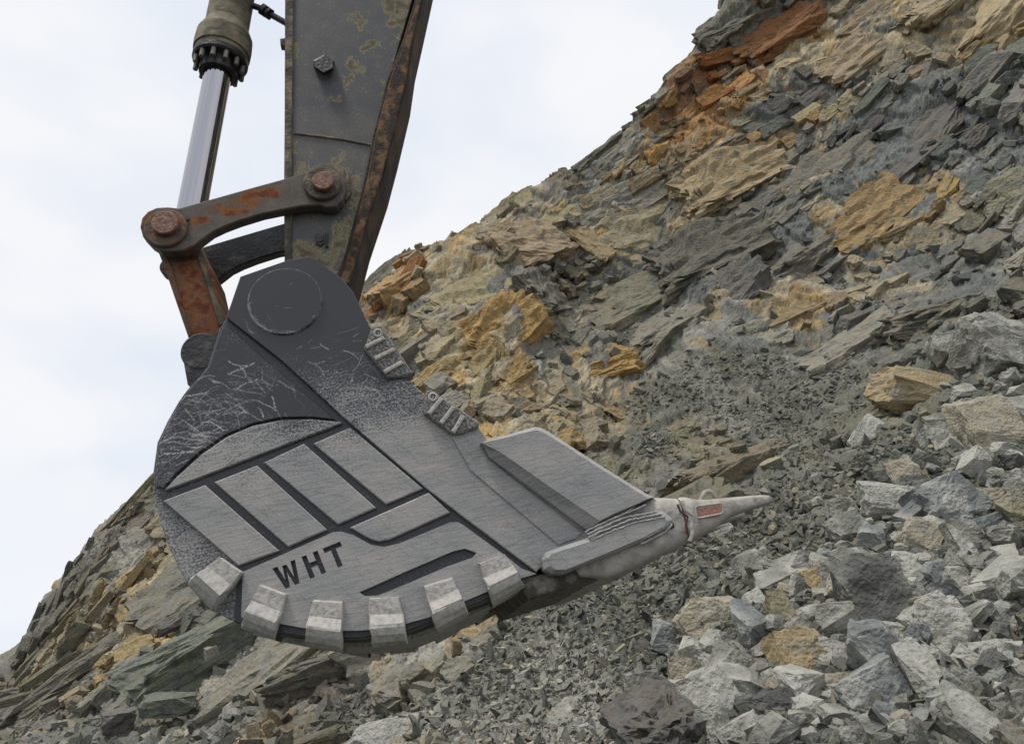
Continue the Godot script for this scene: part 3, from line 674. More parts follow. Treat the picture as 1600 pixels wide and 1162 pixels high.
	var nut := B.new(); var n0: Vector3 = [Vector3(-1.144,4.726,-0.9)][0]; var n1: Vector3 = [Vector3(-1.064,4.668,-0.9)][0]
	lathe(nut, [Vector2(0, 0), Vector2(0.045, 0), Vector2(0.05, 0.008), Vector2(0.05, 0.04), Vector2(0.036, 0.048), Vector2(0.036, 0.055), Vector2(0.048, 0.06), Vector2(0.048, 0.085), Vector2(0, 0.09)], along(n0, n1), 6); obj("union_nut", nut, M.dark, pi)
	obj("tab", plate([-0.938,4.31,-0.878,4.328,-0.87,4.243,-0.927,4.245], -0.8, -0.75, 0.004), M.grime, t)

# ---------------------------------------------------------------- the quarry face
var gp := PackedVector3Array()      # displaced grid
var gn := PackedVector3Array()
var gcol := PackedColorArray()
var us := PackedFloat32Array()
var vs_ := PackedFloat32Array()
var gw := 0
var cells := {}
var zscree := PackedFloat32Array()
var gh := 0
# where the rock looks different: [x, y, z, radius, kind]; 0 scree, 1 tan and ochre, 2 rust, 3 blue grey, 4 pale, 5 olive, 6 brown dirt
var zones := [
[3.416,12.994,-24.229,0.854,0], [3.975,11.09,-22.974,1.192,0], [4.69,8.813,-19.655,1.34,0], [5.986,8.237,-18.542,1.575,0], [7.334,8.046,-17.564,1.347,0], [7.675,7.176,-15.576,0.926,0], [3.287,8.218,-19.463,0.986,0], [3.14,6.385,-17.7,0.73,0], [5.758,6.011,-15.816,1.309,0], [5.81,7.756,-18.105,0.917,0], [5.315,4.323,-12.366,1.203,0], [2.521,4.55,-15.719,0.882,0], [3.295,3.69,-13.408,1.063,0], [4.443,4.408,-13.776,0.889,0], [1.662,3.059,-13.322,1.247,0], [2.517,2.61,-11.622,1.169,0], [0.456,2.027,-12.015,1.003,0], [1.269,1.6,-10.59,1.111,0], [-0.164,1.37,-11.024,0.901,0], [0.562,0.943,-9.618,0.983,0], [-0.802,1.149,-10.882,0.722,0], [3.388,2.948,-10.801,1.27,0], [4.067,2.638,-9.482,1.183,0], [6.822,4.888,-12.161,1.104,0], [8.405,6.26,-13.017,0.995,0], [5.548,3.023,-9.613,1.216,0], [2.261,1.419,-8.691,1.098,0], [3.158,1.385,-7.748,1.034,0], [4.269,1.547,-7.619,0.968,0], [7.579,4.705,-11.484,1.421,0], [-2.191,1.087,-12.381,0.639,0], [10.208,8.768,-15.243,0.806,0],
[2.312,15.411,-24.212,0.66,0], [2.883,14.475,-24.78,0.665,0],
[-4.655,13.638,-25.079,1.552,1], [-2.623,14.493,-24.346,1.53,1], [-1.89,11.332,-21.579,1.512,1], [-1.031,9.163,-20.107,1.547,1], [0.675,8.873,-19.816,1.351,1], [0,7.291,-18.671,1.247,1], [-0.922,16.496,-25.195,1.153,1], [0.934,7.284,-18.65,0.778,1], [4.872,19.194,-24.372,1.392,1], [8.813,22.012,-23.307,1.624,1], [7.046,19.689,-23.559,1.364,1], [5.298,17.308,-23.58,1.325,1], [3.635,17.127,-24.504,1.136,1], [13.566,22.496,-21.373,1.313,1], [10.181,13.956,-20.534,1.131,1], [11.456,13.316,-19.135,1.057,1], [8.306,12.141,-20.687,0.923,1], [14.708,18.995,-19.311,0.968,1], [9.456,23.512,-23.34,1.418,1], [11.693,23.933,-22.843,1.169,1],
[-10.158,4.317,-23.197,0.907,1], [-10.471,3.76,-22.884,1.065,1], [-10.338,1.456,-20.654,0.926,1], [-14.421,0.889,-25.601,1.139,1], [-7.693,2.279,-19.123,0.726,1],
[6.356,22.035,-24.354,1.199,2], [5.452,21.792,-24.775,0.969,2], [8.245,22.554,-23.59,0.942,2], [8.201,20.584,-23.293,0.82,2], [-4.406,13.665,-24.883,0.793,2], [7.447,23.081,-24.015,0.961,2], [9.783,20.335,-22.654,0.578,2],
[7.086,18.394,-23.264,1.107,3], [8.669,15.19,-21.816,1.21,3], [11.635,17.564,-20.792,2.207,3], [11.58,14.679,-19.632,1.654,3], [9.417,17.274,-22.058,1.883,3], [10.61,15.146,-20.673,1.736,3], [13.441,17.779,-19.564,1.536,3], [10.957,18.052,-21.428,1.447,3], [10.156,9.478,-16.414,1.016,3], [6.038,13.848,-22.275,1.61,3], [6.663,11.477,-21.004,1.11,3], [10.329,11.754,-19.174,1.205,3], [13.497,15.733,-18.407,1.066,3], [-11.804,3.13,-23.672,0.908,3],
[-3.312,14.417,-24.669,0.795,4], [-7.658,2.891,-19.963,1.225,4], [-5.571,2.221,-17.476,0.929,4], [-10.122,3.179,-21.93,1.35,1], [-12.734,2.291,-24.379,1.107,1], [-8.377,1.11,-17.659,0.785,1], [0.395,1.305,-10.645,1.105,4], [-0.79,1.082,-10.738,0.948,4], [1.243,1.147,-9.391,0.829,4], [0.891,2.017,-11.736,0.802,4], [0.351,9.987,-20.304,1.054,4], [-0.969,7.801,-19.241,0.808,4], [1.148,16.869,-24.937,1.148,4], [2.486,16.414,-24.62,0.995,4], [1.58,12.138,-22.409,0.987,4], [-0.79,12.694,-22.203,0.79,4], [-11.964,4.961,-25.361,1.196,4], [-5.993,1.6,-17.024,0.765,4], [-5.078,2.075,-16.77,0.635,4], [-8.653,2.926,-20.506,0.787,4], [11.539,20.557,-21.954,1.306,4], [5.564,12.018,-21.705,0.959,4], [9.014,12.45,-20.488,0.736,4], [12.15,13.788,-18.6,0.868,4],
[-12.406,6.898,-27.071,1.088,5], [-14.338,2.545,-26.606,1.01,5], [-4.78,1.28,-15.316,0.797,5], [-8.251,3.418,-20.917,0.971,5], [-3.868,1.6,-14.755,0.553,5], [-0.268,4.984,-16.603,0.803,5], [2.159,6.048,-17.55,0.864,5], [4.222,6.212,-17.06,0.844,5], [4.841,6.957,-17.577,0.587,4],
[-3.059,1.23,-13.313,0.493,6], [-3.062,0.905,-12.648,0.464,6], [-2.862,1.504,-13.684,0.368,6], [8.113,25.078,-24.013,0.639,6], [7.319,23.87,-24.215,0.634,6], [6.551,22.841,-24.425,0.582,6], [5.539,21.556,-24.667,0.578,6], [4.568,20.622,-24.964,0.625,6], [3.616,19.882,-25.325,0.579,6], [2.412,18.99,-25.68,0.531,6], [1.203,18.355,-25.827,0.481,6], [-0.238,17.638,-25.746,0.428,6], [-1.86,16.361,-25.506,0.372,6]]

func build_face() -> MeshInstance3D:
	var d0 := 5; var d1 := 23
	for i in NC - 1:
		var k := 46 if (i >= d0 and i < d1) else 8
		for s in k: us.append(i + float(s) / k)
	us.append(NC - 1)
	for j in NR - 1:
		var k := 52 if (j >= 2 and j < 12) else 14
		for s in k: vs_.append(j + float(s) / k)
	vs_.append(NR - 1)
	gw = us.size(); gh = vs_.size()
	var base := PackedVector3Array(); base.resize(gw * gh)
	for i in gw:
		var ci := mini(int(us[i]), NC - 2); var fu := us[i] - ci; var ctl := PackedVector3Array()
		for a in NR: ctl.append(lat[ci * NR + a].cubic_interpolate(lat[(ci + 1) * NR + a], lat[maxi(ci - 1, 0) * NR + a], lat[mini(ci + 2, NC - 1) * NR + a], fu))
		for j in gh:
			var cj := mini(int(vs_[j]), NR - 2)
			base[i * gh + j] = ctl[cj].cubic_interpolate(ctl[cj + 1], ctl[maxi(cj - 1, 0)], ctl[mini(cj + 2, NR - 1)], vs_[j] - cj)
	# zone weights on a coarse grid
	var st := 8; var zw := gw / st + 2; var zh := gh / st + 2; var zg := []
	for k in 7: 
		var a := PackedFloat32Array(); a.resize(zw * zh); zg.append(a)
	for a in zw:
		for c in zh:
			var p := base[mini(a * st, gw - 1) * gh + mini(c * st, gh - 1)]
			var wt := PackedFloat32Array(); wt.resize(7)
			for q in zones:
				var dx: float = p.x - q[0]; var dy: float = p.y - q[1]; var dz: float = p.z - q[2]; var r: float = q[3]
				var dd := (dx * dx + dy * dy + dz * dz * 0.5) / (r * r)
				if dd < 2.6: wt[q[4]] += exp(-dd * 1.1)
			for k in 7: zg[k][a * zh + c] = minf(wt[k], 1.6)
	zscree = zg[0]
	var warp := fnl(FastNoiseLite.TYPE_SIMPLEX_SMOOTH, 0.28, 3, 51); var smooth := fnl(FastNoiseLite.TYPE_SIMPLEX_SMOOTH, 0.55, 2, 52); var rough := fnl(FastNoiseLite.TYPE_SIMPLEX, 2.4, 4, 53); var fine := fnl(FastNoiseLite.TYPE_SIMPLEX, 9.0, 2, 57)
	var small := fnl(FastNoiseLite.TYPE_CELLULAR, 3.4, 1, 56); small.cellular_return_type = FastNoiseLite.RETURN_CELL_VALUE; small.cellular_jitter = 0.9
	var sme := fnl(FastNoiseLite.TYPE_CELLULAR, 1.5, 1, 58); sme.cellular_return_type = FastNoiseLite.RETURN_CELL_VALUE; sme.cellular_jitter = 1.0
	gp.resize(gw * gh); gn.resize(gw * gh); gcol.resize(gw * gh)
	var pal := [ROCK.grey, ROCK.blue, ROCK.pale, ROCK.tan, ROCK.ochre, ROCK.rust, ROCK.olive, ROCK.dark, ROCK.scree, ROCK.dirt]
	for i in gw:
		var i0 := maxi(i - 3, 0); var i1 := mini(i + 3, gw - 1)
		for j in gh:
			var x := i * gh + j; var p := base[x]
			var nn := (base[i1 * gh + j] - base[i0 * gh + j]).cross(base[i * gh + maxi(j - 3, 0)] - base[i * gh + mini(j + 3, gh - 1)]).normalized()
			var w1 := warp.get_noise_2d(p.x, p.y); var w2 := warp.get_noise_2d(p.x + 91.0, p.y)
			var rn := rough.get_noise_3dv(p)
			var right := 1.0 if us[i] - d0 + w1 * 0.9 > 9.9 else 0.0      # the beds steepen in the spur to the left of the gully
			var th := 0.86 if right < 0.5 else 0.52; var ct := cos(th); var sn := sin(th)
			var px := p.x + w1 * 0.75; var py := p.y + w2 * 0.75
			var a := px * ct + py * sn + p.z * 0.3; var b := -px * sn + py * ct + p.z * 0.25
			# zones
			var fa := i / float(st); var fc := j / float(st); var ia := mini(int(fa), zw - 2); var ic := mini(int(fc), zh - 2); fa -= ia; fc -= ic
			var z0: PackedFloat32Array = zg[0]
			var scree := lerpf(lerpf(z0[ia * zh + ic], z0[(ia + 1) * zh + ic], fa), lerpf(z0[ia * zh + ic + 1], z0[(ia + 1) * zh + ic + 1], fa), fc)
			scree = smoothstep(0.30, 0.75, scree + w2 * 0.35 + rn * 0.25)
			if vs_[j] > 12.0: scree = 1.0
			# beds of uneven thickness broken by joints: large blocks, and smaller ones inside them
			var bb := b / 1.55 + 0.3 * sin(b * 0.7); var r1 := floorf(bb); var fb := bb - r1
			var hr := fposmod(sin(r1 * 127.1) * 43758.55, 1.0); var aa := a / ((1.8 + 1.9 * hr) * (1.9 if us[i] - d0 < 5.6 else (0.75 if right < 0.5 else 1.0))) + hr * 7.0; var k1 := floorf(aa); var fa1 := aa - k1
			var c1 := fposmod(sin(r1 * 12.9898 + k1 * 78.233) * 43758.55, 1.0); var c1b := fposmod(c1 * 57.31, 1.0); var c1c := fposmod(c1 * 913.7, 1.0)
			var b2 := b / (0.44 + 0.2 * c1b) + c1 * 5.0; var r2 := floorf(b2); var fb2 := b2 - r2
			var h2r := fposmod(sin(r2 * 269.5 + c1 * 31.0) * 24634.63, 1.0); var a2 := a / (0.6 + 0.9 * h2r) + h2r * 9.0; var k2 := floorf(a2); var fa2 := a2 - k2
			var c2 := fposmod(sin(r2 * 41.3 + k2 * 289.1 + c1 * 17.0) * 13758.55, 1.0); var c2b := fposmod(c2 * 57.31, 1.0); var c2c := fposmod(c2 * 913.7, 1.0)
			var c3 := small.get_noise_2d(a, b * 1.7)
			var shat := smoothstep(0.05, 0.30, warp.get_noise_2d(p.x * 0.9 + 40.0, p.y * 0.9 - 17.0) + 0.06)      # shattered ground between the sound beds
			var cs := sme.get_noise_2d(a * 1.3, b * 2.0)
			var d := -0.05 + 0.06 * cs + 0.045 * c3 + 0.05 * rn + 0.016 * fine.get_noise_3dv(p) + 0.4 * w1
			var ds := 0.10 * rn + 0.03 * c3 + 0.25 * w1 + 0.02 * fine.get_noise_3dv(p)
			gp[x] = p + nn * lerpf(d, ds, scree)
			# colour of the block
			var h1 := lerpf(c2, fposmod(cs * 71.3, 1.0), shat); var h2 := fposmod(c1 * 3.7 + 0.35 * c2b, 1.0); var h3 := fposmod(c3 * 531.9, 1.0)
			var za := clampi(int((i + (c2b - 0.5) * 26 + (c1b - 0.5) * 30 + w1 * 16) / st), 0, zw - 1); var zc := clampi(int((j + (c2c - 0.5) * 26 + (c1c - 0.5) * 30 + w2 * 16) / st), 0, zh - 1); var zi := za * zh + zc
			var c: Color = pal[0].lerp(pal[1], 0.7 * smoothstep(0.45, 0.95, 0.6 * h1 + 0.4 * c1b)).lerp(pal[2], 0.6 * smoothstep(0.62, 1.0, h2)).lerp(pal[6], 0.55 * smoothstep(0.35, 0.0, h1))
			c = c.lerp(pal[1], clampf(zg[3][zi] * 0.75, 0, 0.8)).lerp(pal[2], clampf(zg[4][zi] * 0.7, 0, 0.8)).lerp(pal[6], clampf(zg[5][zi] * 0.8, 0, 0.85))
			var wm: float = zg[1][zi] + 0.16
			if h2 * 1.05 < wm: c = c.lerp(pal[3] if c2c < 0.62 else pal[4], clampf((0.40 + 0.40 * minf(wm, 1.0) + 0.25 * c2b) * (0.8 + 0.2 * h3) + rn * 0.4, 0, 0.95) * (1.0 - 0.4 * shat))
			if zg[2][zi] > 0.16 + 0.5 * h1: c = c.lerp(pal[5].lerp(pal[4], c2b * 0.8), clampf(0.8 + rn, 0, 0.95))
			c = c.lerp(pal[9], clampf(zg[6][zi] * 0.8, 0, 0.8))
			c = c.lerp(pal[8].lerp(pal[0], 0.5 * h3), scree * (0.88 - 0.2 * h2) * (1.0 - 0.7 * minf(zg[4][zi], 1.0)))
			var g := (0.86 + 0.26 * h3) * (1.0 + 0.40 * rn) * (0.92 + 0.16 * c2b)
			gcol[x] = Color(c.r * g, c.g * g, c.b * g)
			# the cell of this point becomes a block that stands on the sheet
			if i % 3 == 0 and j % 3 == 0 and scree < 0.55 and vs_[j] > 1.7 and vs_[j] < 12.0 and i > 60 and i < gw - 60:
				var level := 1
				var cut := fposmod(c1 * 7.77, 1.0)
				if cut > 0.62 or shat > 0.8: level = 2
				var cut2 := fposmod(c2 * 7.77, 1.0)
				if level == 2 and cut2 > 0.74 - 0.3 * shat: level = 3
				var ka: float = r1 * 4096.0 + k1; var kb := 0.0; var kc := 0.0
				if level > 1: kb = r2 * 512.0 + k2 + 1.0
				if level > 2: kc = floorf(fa2 * 2.0 + c2b) * 4.0 + floorf(fb2 * (1.6 + c2c)) + 1.0
				var key := Vector4(ka, kb, kc, right)
				var e = cells.get(key)
				if e == null: e = [Vector3.ZERO, Vector3.ZERO, 0, a, a, b, b, Color(0, 0, 0), level, shat, th, c1]; cells[key] = e
				e[0] += gp[x]; e[1] += nn; e[2] += 1; e[3] = minf(e[3], a); e[4] = maxf(e[4], a); e[5] = minf(e[5], b); e[6] = maxf(e[6], b)
				if e[2] == 1: e[7] = c * (0.90 + 0.2 * c2b) * (0.9 + 0.2 * c1b)
	for i in gw:
		for j in gh:
			var x := i * gh + j
			gn[x] = (gp[mini(i + 1, gw - 1) * gh + j] - gp[maxi(i - 1, 0) * gh + j]).cross(gp[i * gh + maxi(j - 1, 0)] - gp[i * gh + mini(j + 1, gh - 1)]).normalized()
	var idx := PackedInt32Array(); idx.resize((gw - 1) * (gh - 1) * 6); var w := 0
	for i in gw - 1:
		for j in gh - 1:
			var q := i * gh + j
			idx[w] = q; idx[w + 1] = q + gh; idx[w + 2] = q + 1; idx[w + 3] = q + gh; idx[w + 4] = q + gh + 1; idx[w + 5] = q + 1; w += 6
	var arr := []; arr.resize(Mesh.ARRAY_MAX); arr[Mesh.ARRAY_VERTEX] = gp; arr[Mesh.ARRAY_NORMAL] = gn; arr[Mesh.ARRAY_COLOR] = gcol; arr[Mesh.ARRAY_INDEX] = idx
	var m := ArrayMesh.new(); m.add_surface_from_arrays(Mesh.PRIMITIVE_TRIANGLES, arr)
	var mat := tri_mat(grain_t, grain_n, 0.9, 0.95, 0.0, 1.0, true); mat.vertex_color_use_as_albedo = true; mat.albedo_color = Color(1.1, 1.1, 1.1)
	var o := MeshInstance3D.new(); o.name = "quarry_face"; o.mesh = m; o.material_override = mat; o.set_meta("kind", "structure"); add_child(o)
	return o

func grid_at(cu: float, cv: float) -> int:
	return clampi(us.bsearch(cu), 1, gw - 2) * gh + clampi(vs_.bsearch(cv), 1, gh - 2)

func nearest_kind(c: Color) -> String:
	var best := "grey"; var bd := 9.0
	for k in ROCK:
		var q: Color = ROCK[k]; var d := absf(q.r - c.r) + absf(q.g - c.g) + absf(q.b - c.b) + 2.0 * absf((q.r - q.b) - (c.r - c.b))
		if d < bd: bd = d; best = k
	return best

func scree_at(x: int) -> float:
	return zscree[(x / gh) / 8 * (gh / 8 + 2) + (x % gh) / 8]

func build_blocks(face_o: Node3D) -> void:       # the face is laid up from broken blocks: the largest are parts of their own, the rest one part
	var meshes := []
	for i in 22: meshes.append(boulder_mesh(rng, 3 if i < 10 else 2, 5 + i % 4, 0.72, 0.10 if i < 10 else 0.08, true))
	var list := []
	for key in cells:
		var e: Array = cells[key]
		if e[2] < 3: continue
		var p: Vector3 = e[0] / e[2]; var nb: Vector3 = e[1].normalized(); var th: float = e[10]; var lv: int = e[8]
		var la: float = (e[4] - e[3]) * 0.5 + 0.03; var lb: float = (e[6] - e[5]) * 0.5 + 0.03
		var al := Vector3(cos(th), sin(th), 0); al = (al - nb * al.dot(nb)).normalized(); var ac := nb.cross(al)
		la = minf(la, 1.7); lb = minf(lb, 1.05)
		var hd := clampf(minf(la, lb) * rng.randf_range(0.9, 1.3), 0.12, 0.8)
		var out: float = rng.randf_range(0.10, 0.30) + (e[11] - 0.5) * 0.30
		var loose: float = (0.10 if lv == 1 else 0.09) + 0.16 * e[9] * (1.0 if lv == 3 else 0.4)
		var q := Quaternion(nb, rng.randfn() * loose) * Quaternion(al, rng.randfn() * loose * 1.3 + 0.06) * Quaternion(ac, rng.randfn() * loose * 1.3)
		var bs := Basis(q) * Basis(al * la * 1.42, ac * lb * 1.42, nb * hd * 1.1)
		var mi := rng.randi() % 10 if lv == 1 else rng.randi_range(10, 21)
		if rng.randf() < 0.5: bs = bs * Basis(Vector3(-1, 0, 0), Vector3(0, -1, 0), Vector3(0, 0, 1))
		if rng.randf() < (0.06 if lv == 2 else 0.1 * e[9]): continue       # fallen out
		list.append([la * lb / maxf(p.length_squared(), 1.0), Transform3D(bs, p + nb * (out - hd)), mi, e[7], cam.seen(p)])
	var shown := list.filter(func(e): return e[4]); shown.sort_custom(func(x, y): return x[0] > y[0])
	var rest := list.filter(func(e): return not e[4])
	for i in shown.size():
		var e: Array = shown[i]
		if i >= 290: rest.append(e); continue
		var o := MeshInstance3D.new(); o.name = "rock_block"; o.mesh = meshes[e[2]]; o.material_override = block_mat(e[3]); face_o.add_child(o, true); o.transform = e[1]
	print("blocks ", list.size(), " in view ", shown.size())
	var mat := tri_mat(block_t, grain_n, 0.55, 0.94, 0.0, 1.0, true); mat.vertex_color_use_as_albedo = true
	var root := Node3D.new(); root.name = "small_blocks"; root.set_meta("kind", "stuff"); face_o.add_child(root)
	for m in meshes.size():
		var mine := rest.filter(func(e): return e[2] == m)
		var mm := MultiMesh.new(); mm.transform_format = MultiMesh.TRANSFORM_3D; mm.use_colors = true; mm.mesh = meshes[m]; mm.instance_count = mine.size()
		for i in mine.size(): mm.set_instance_transform(i, mine[i][1]); mm.set_instance_color(i, mine[i][3])
		var o := MultiMeshInstance3D.new(); o.name = "broken_stones"; o.multimesh = mm; o.material_override = mat; o.set_meta("kind", "stuff"); root.add_child(o, true)

class Eye:
	var f: float; var pitch: float; var pos: Vector3
	func unproject_hint(p: Vector3) -> Vector2:       # picture fractions, used only to skip blocks that nobody sees
		var d := (p - pos).rotated(Vector3.RIGHT, -pitch)
		return Vector2(0.5 + d.x / -d.z * f * 1162.0 / 1600.0, 0.5 - d.y / -d.z * f)
	func seen(p: Vector3) -> bool:
		var q := unproject_hint(p)
		if q.x < -0.01 or q.x > 1.01 or q.y < -0.01 or q.y > 1.01: return false
		return not (q.x > 0.17 and q.x < 0.36 and q.y > 0.05 and q.y < 0.85)
var cam := Eye.new()

func scatter(called: String, label: String, category: String, count: int, ok: Callable, size: Callable, cut: int) -> void:
	var per := 6
	var xs := []; var cols := []
	var tries := 0
	while xs.size() < count and tries < count * 6:
		tries += 1
		var cu := rng.randf_range(5.4, 22.8); var cv := 2.0 + 10.6 * sqrt(rng.randf())
		var x := grid_at(cu, cv); var p := gp[x]
		if not ok.call(x, cu): continue
		var s: float = size.call(p)
		var n := gn[x]
		var bs := Basis(Quaternion(Vector3(rng.randfn(), rng.randfn(), rng.randfn()).normalized(), rng.randf() * TAU)) * Basis.from_scale(Vector3(rng.randf_range(0.8, 1.5), rng.randf_range(0.35, 0.8), rng.randf_range(0.7, 1.1)) * s)
		xs.append(Transform3D(bs, p + n * s * 0.15))
		var r := rng.randf(); var c: Color = ROCK.grey
		if r < 0.12: c = ROCK.pale
		elif r < 0.21: c = ROCK.tan
		elif r < 0.40: c = ROCK.blue
		elif r < 0.75: c = ROCK.scree
		c = c.lerp(gcol[x], 0.6) * rng.randf_range(0.8, 1.3); c.a = 1.0; cols.append(c)
	var root := Node3D.new()
	var meshes := []
	for v in per: meshes.append(stone_mesh(rng, cut, 0.35))
	var mat := tri_mat(grain_t, null, 1.7, 0.95, 0.0, 1.0, true); mat.vertex_color_use_as_albedo = true; mat.albedo_color = Color(1.1, 1.1, 1.1)
	# one mesh with several stone shapes would repeat: one MultiMesh per shape, under one object
	root.name = called; add_child(root); root.set_meta("kind", "stuff"); root.set_meta("label", label); root.set_meta("category", category)
	for v in per:
		var mm := MultiMesh.new(); mm.transform_format = MultiMesh.TRANSFORM_3D; mm.use_colors = true; mm.mesh = meshes[v]
		var mine := []
		for i in range(v, xs.size(), per): mine.append(i)
		mm.instance_count = mine.size()
		for i in mine.size(): mm.set_instance_transform(i, xs[mine[i]]); mm.set_instance_color(i, cols[mine[i]])
		var o := MultiMeshInstance3D.new(); o.name = "stones"; o.multimesh = mm; o.material_override = mat; o.set_meta("kind", "stuff"); root.add_child(o, true)

func build_rocks() -> void:
	# the rocks of the heap one can tell apart: [chart u, v, width, height, tilt, kind, label or shape]
	var named := [
		[20.37,8.141,1.347,0.746,-0.15,"ochre","tan and ochre split boulder perched on the crest of the rubble heap"], [19.58,8.482,0.711,0.459,0.95,"pale","pale oval slab standing at the edge of the dark scree"],
		[21.47,8.844,0.906,1.025,0.3,"tan","tall flat smooth brownish grey slab leaning on the heap"], [21.52,8.026,1.083,1.153,0.1,"grey","largest grey boulder at the top of the heap below the quarry face"],
		[19.94,9.277,0.82,0.482,-0.3,"pale","long pale boulder beside a big blunt grey boulder"], [20.74,9.398,0.893,0.652,0.35,"blue","big blunt grey boulder with rounded point resting on the heap"],
		[21.5,9.414,0.563,0.324,-0.2,"tan","tan angular rock against the big blunt grey boulder"], [21.09,9.238,0.519,0.179,-0.1,"ochre","thin flat ochre rock lying under the tall smooth slab"],
		[19.69,10.33,0.634,0.855,0.15,"dark","dark grey upright block with flat sloping side, darkest of the heap"], [19.19,10.06,0.364,0.349,-0.6,"tan","small two-tone cream and ochre rock left of the dark upright block"],
		[20.67,10.664,0.478,0.555,0.5,"pale","cream upright boulder leaning right beside a tan capped rock"], [20.08,10.819,0.164,0.416,0.2,"pale","narrow pale slab standing upright like a post"],
		[19.62,11.237,0.633,0.433,0.5,"blue","broad tilted blue grey boulder low on the heap"], [18.4,10.779,0.481,0.637,0.1,"ochre","ochre yellow upright boulder in the middle of the heap"],
		[17.16,10.202,0.789,0.505,0.1,"tan","tan grey boulder overhanging a black gap beside the scree"], [17.48,10.906,0.567,0.486,-0.4,"grey","grey angular boulder between the tan boulder and the cream slab"],
		[17.15,11.467,0.65,0.5,0.5,"pale","large cream slab tilted at the foot of the heap"], [17.97,11.403,0.577,0.361,0.2,"dark","dark wet looking boulder beside the large cream slab"],
		[12.2,11.607,1.142,0.441,0.25,"pale","cream boulder alone at the foot of the scree under the bucket"], [21.66,10.587,0.267,0.292,0.4,"dark","small dark pointed rock in the finer rubble"]]
	var plain := [
		[21.06,8.326,0.401,0.245,0.3,"pale"], [20.13,9.002,0.385,0.424,0.2,"tan"], [19.81,8.988,0.331,0.331,0.1,"dark"], [21.53,9.207,0.379,0.234,0.1,"pale"], [20.8,8.733,0.653,0.592,0.3,"grey"], [21.62,9.615,0.679,0.226,0.25,"blue"], [19.15,9.211,0.35,0.35,0.2,"grey"], [19.75,9.841,0.429,0.23,-0.1,"blue"],
		[20.18,9.963,0.298,0.328,0.5,"pale"], [20.41,10.44,0.474,0.311,0.15,"tan"], [19.75,10.754,0.294,0.281,0.2,"grey"], [21.4,10.884,0.425,0.218,0.2,"pale"], [21.37,11.328,0.303,0.202,-0.2,"grey"], [20.81,11.614,0.224,0.246,0.4,"blue"], [20.05,11.666,0.224,0.203,0.3,"tan"], [20.51,11.81,0.359,0.174,0.1,"blue"], [20.9,10.091,0.26,0.246,-0.4,"grey"],
		[21.92,10.607,0.264,0.339,0.4,"pale"], [21,9.712,0.395,0.395,0.2,"grey"], [20.38,9.652,0.402,0.434,-0.5,"tan"], [19.23,9.393,0.468,0.381,0.3,"grey"], [19.11,11.014,0.43,0.234,0.1,"tan"], [18.93,10.734,0.349,0.271,-0.4,"pale"], [20.61,10.033,0.264,0.338,0.2,"blue"], [16.51,10.337,0.466,0.37,-0.5,"blue"], [16.82,11.234,0.453,0.413,0.4,"grey"], [18.17,10.185,0.261,0.449,0.2,"olive"], [17.67,9.535,0.477,0.389,0.8,"grey"],
		[18.66,9.884,0.289,0.274,0.3,"ochre"], [18,11.003,0.179,0.295,0.2,"pale"], [16.36,11.664,0.366,0.341,0.8,"pale"], [18.66,11.33,0.436,0.259,0,"pale"], [18.56,10.442,0.409,0.218,-0.4,"grey"], [17.8,10.02,0.216,0.323,0.3,"pale"], [18.5,11.692,0.333,0.222,0.2,"dark"], [19.3,11.709,0.269,0.161,0.1,"grey"], [21.85,11.622,0.315,0.21,0.2,"grey"], [20.3,9.12,0.371,0.279,0.1,"dark"], [21.9,8.733,0.503,0.503,0.2,"grey"], [21.85,9.606,0.323,0.323,0.5,"olive"],
		[17.3,8.998,0.319,0.234,0.1,"grey"], [20.9,7.89,0.744,0.496,0.2,"grey"], [17.6,11.75,0.403,0.23,0.4,"pale"], [16.1,11.011,0.363,0.261,0.2,"grey"], [15.6,11.586,0.405,0.243,0.1,"pale"], [16.7,10.796,0.32,0.218,0.2,"tan"]]
	var short := ["tan split boulder on the crest", "pale oval slab", "tall smooth brownish slab", "largest grey boulder", "long pale boulder", "big blunt grey boulder", "tan rock by the blunt boulder", "thin flat ochre rock", "dark upright block", "two-tone cream and ochre rock", "cream upright boulder", "post-like pale slab", "broad tilted blue grey boulder", "ochre yellow upright boulder", "overhanging tan grey boulder", "grey boulder by the cream slab", "large cream slab", "dark wet looking boulder", "lone cream boulder", "dark pointed rock"]
	for i in named.size(): marks.append([gp[grid_at(named[i][0], named[i][1])], short[i]])
	var all := []
	for q in named: all.append(q)
	for q in plain: all.append(q)
	var spots := []
	var shared := []
	for i in 16: shared.append(boulder_mesh(rng, 2, 8, 0.45, 0.05))
	for q in all:
		var p := gp[grid_at(q[0], q[1])]; var n := surf_n(q[0], q[1]); var r := minf(q[2], q[3]) * 0.5
		spots.append([p, maxf(q[2], q[3]) * 0.45])
		var o := MeshInstance3D.new()
		var slab: bool = maxf(q[2], q[3]) > 2.0 * minf(q[2], q[3]) or q.size() > 6 and "slab" in q[6]
		o.mesh = boulder_mesh(rng, 3, 9, 0.6, 0.055) if q.size() > 6 else boulder_mesh(rng, 2, 8, 0.55, 0.05)
		o.material_override = rock_mat({"ochre": "buff", "tan": "sand"}.get(q[5], q[5]))
		o.name = numbered("boulder" if q.size() > 6 else "rock"); add_child(o)
		var bs := Basis(Vector3(0, 0, 1), q[4]) * Basis.from_scale(Vector3(q[2] * 0.64, q[3] * 0.64, r * (0.7 if slab else 1.1)))
		o.transform = Transform3D(Basis(Vector3(1, 0, 0), -0.25) * bs, p + n * r * 0.30)
		o.set_meta("category", "boulder" if q.size() > 6 else "rock")
		if q.size() > 6: o.set_meta("label", q[6])
		else: tag_rock(o, q[5], maxf(q[2], q[3]))
	# the smaller rocks between them
	var made := 0; var tries := 0
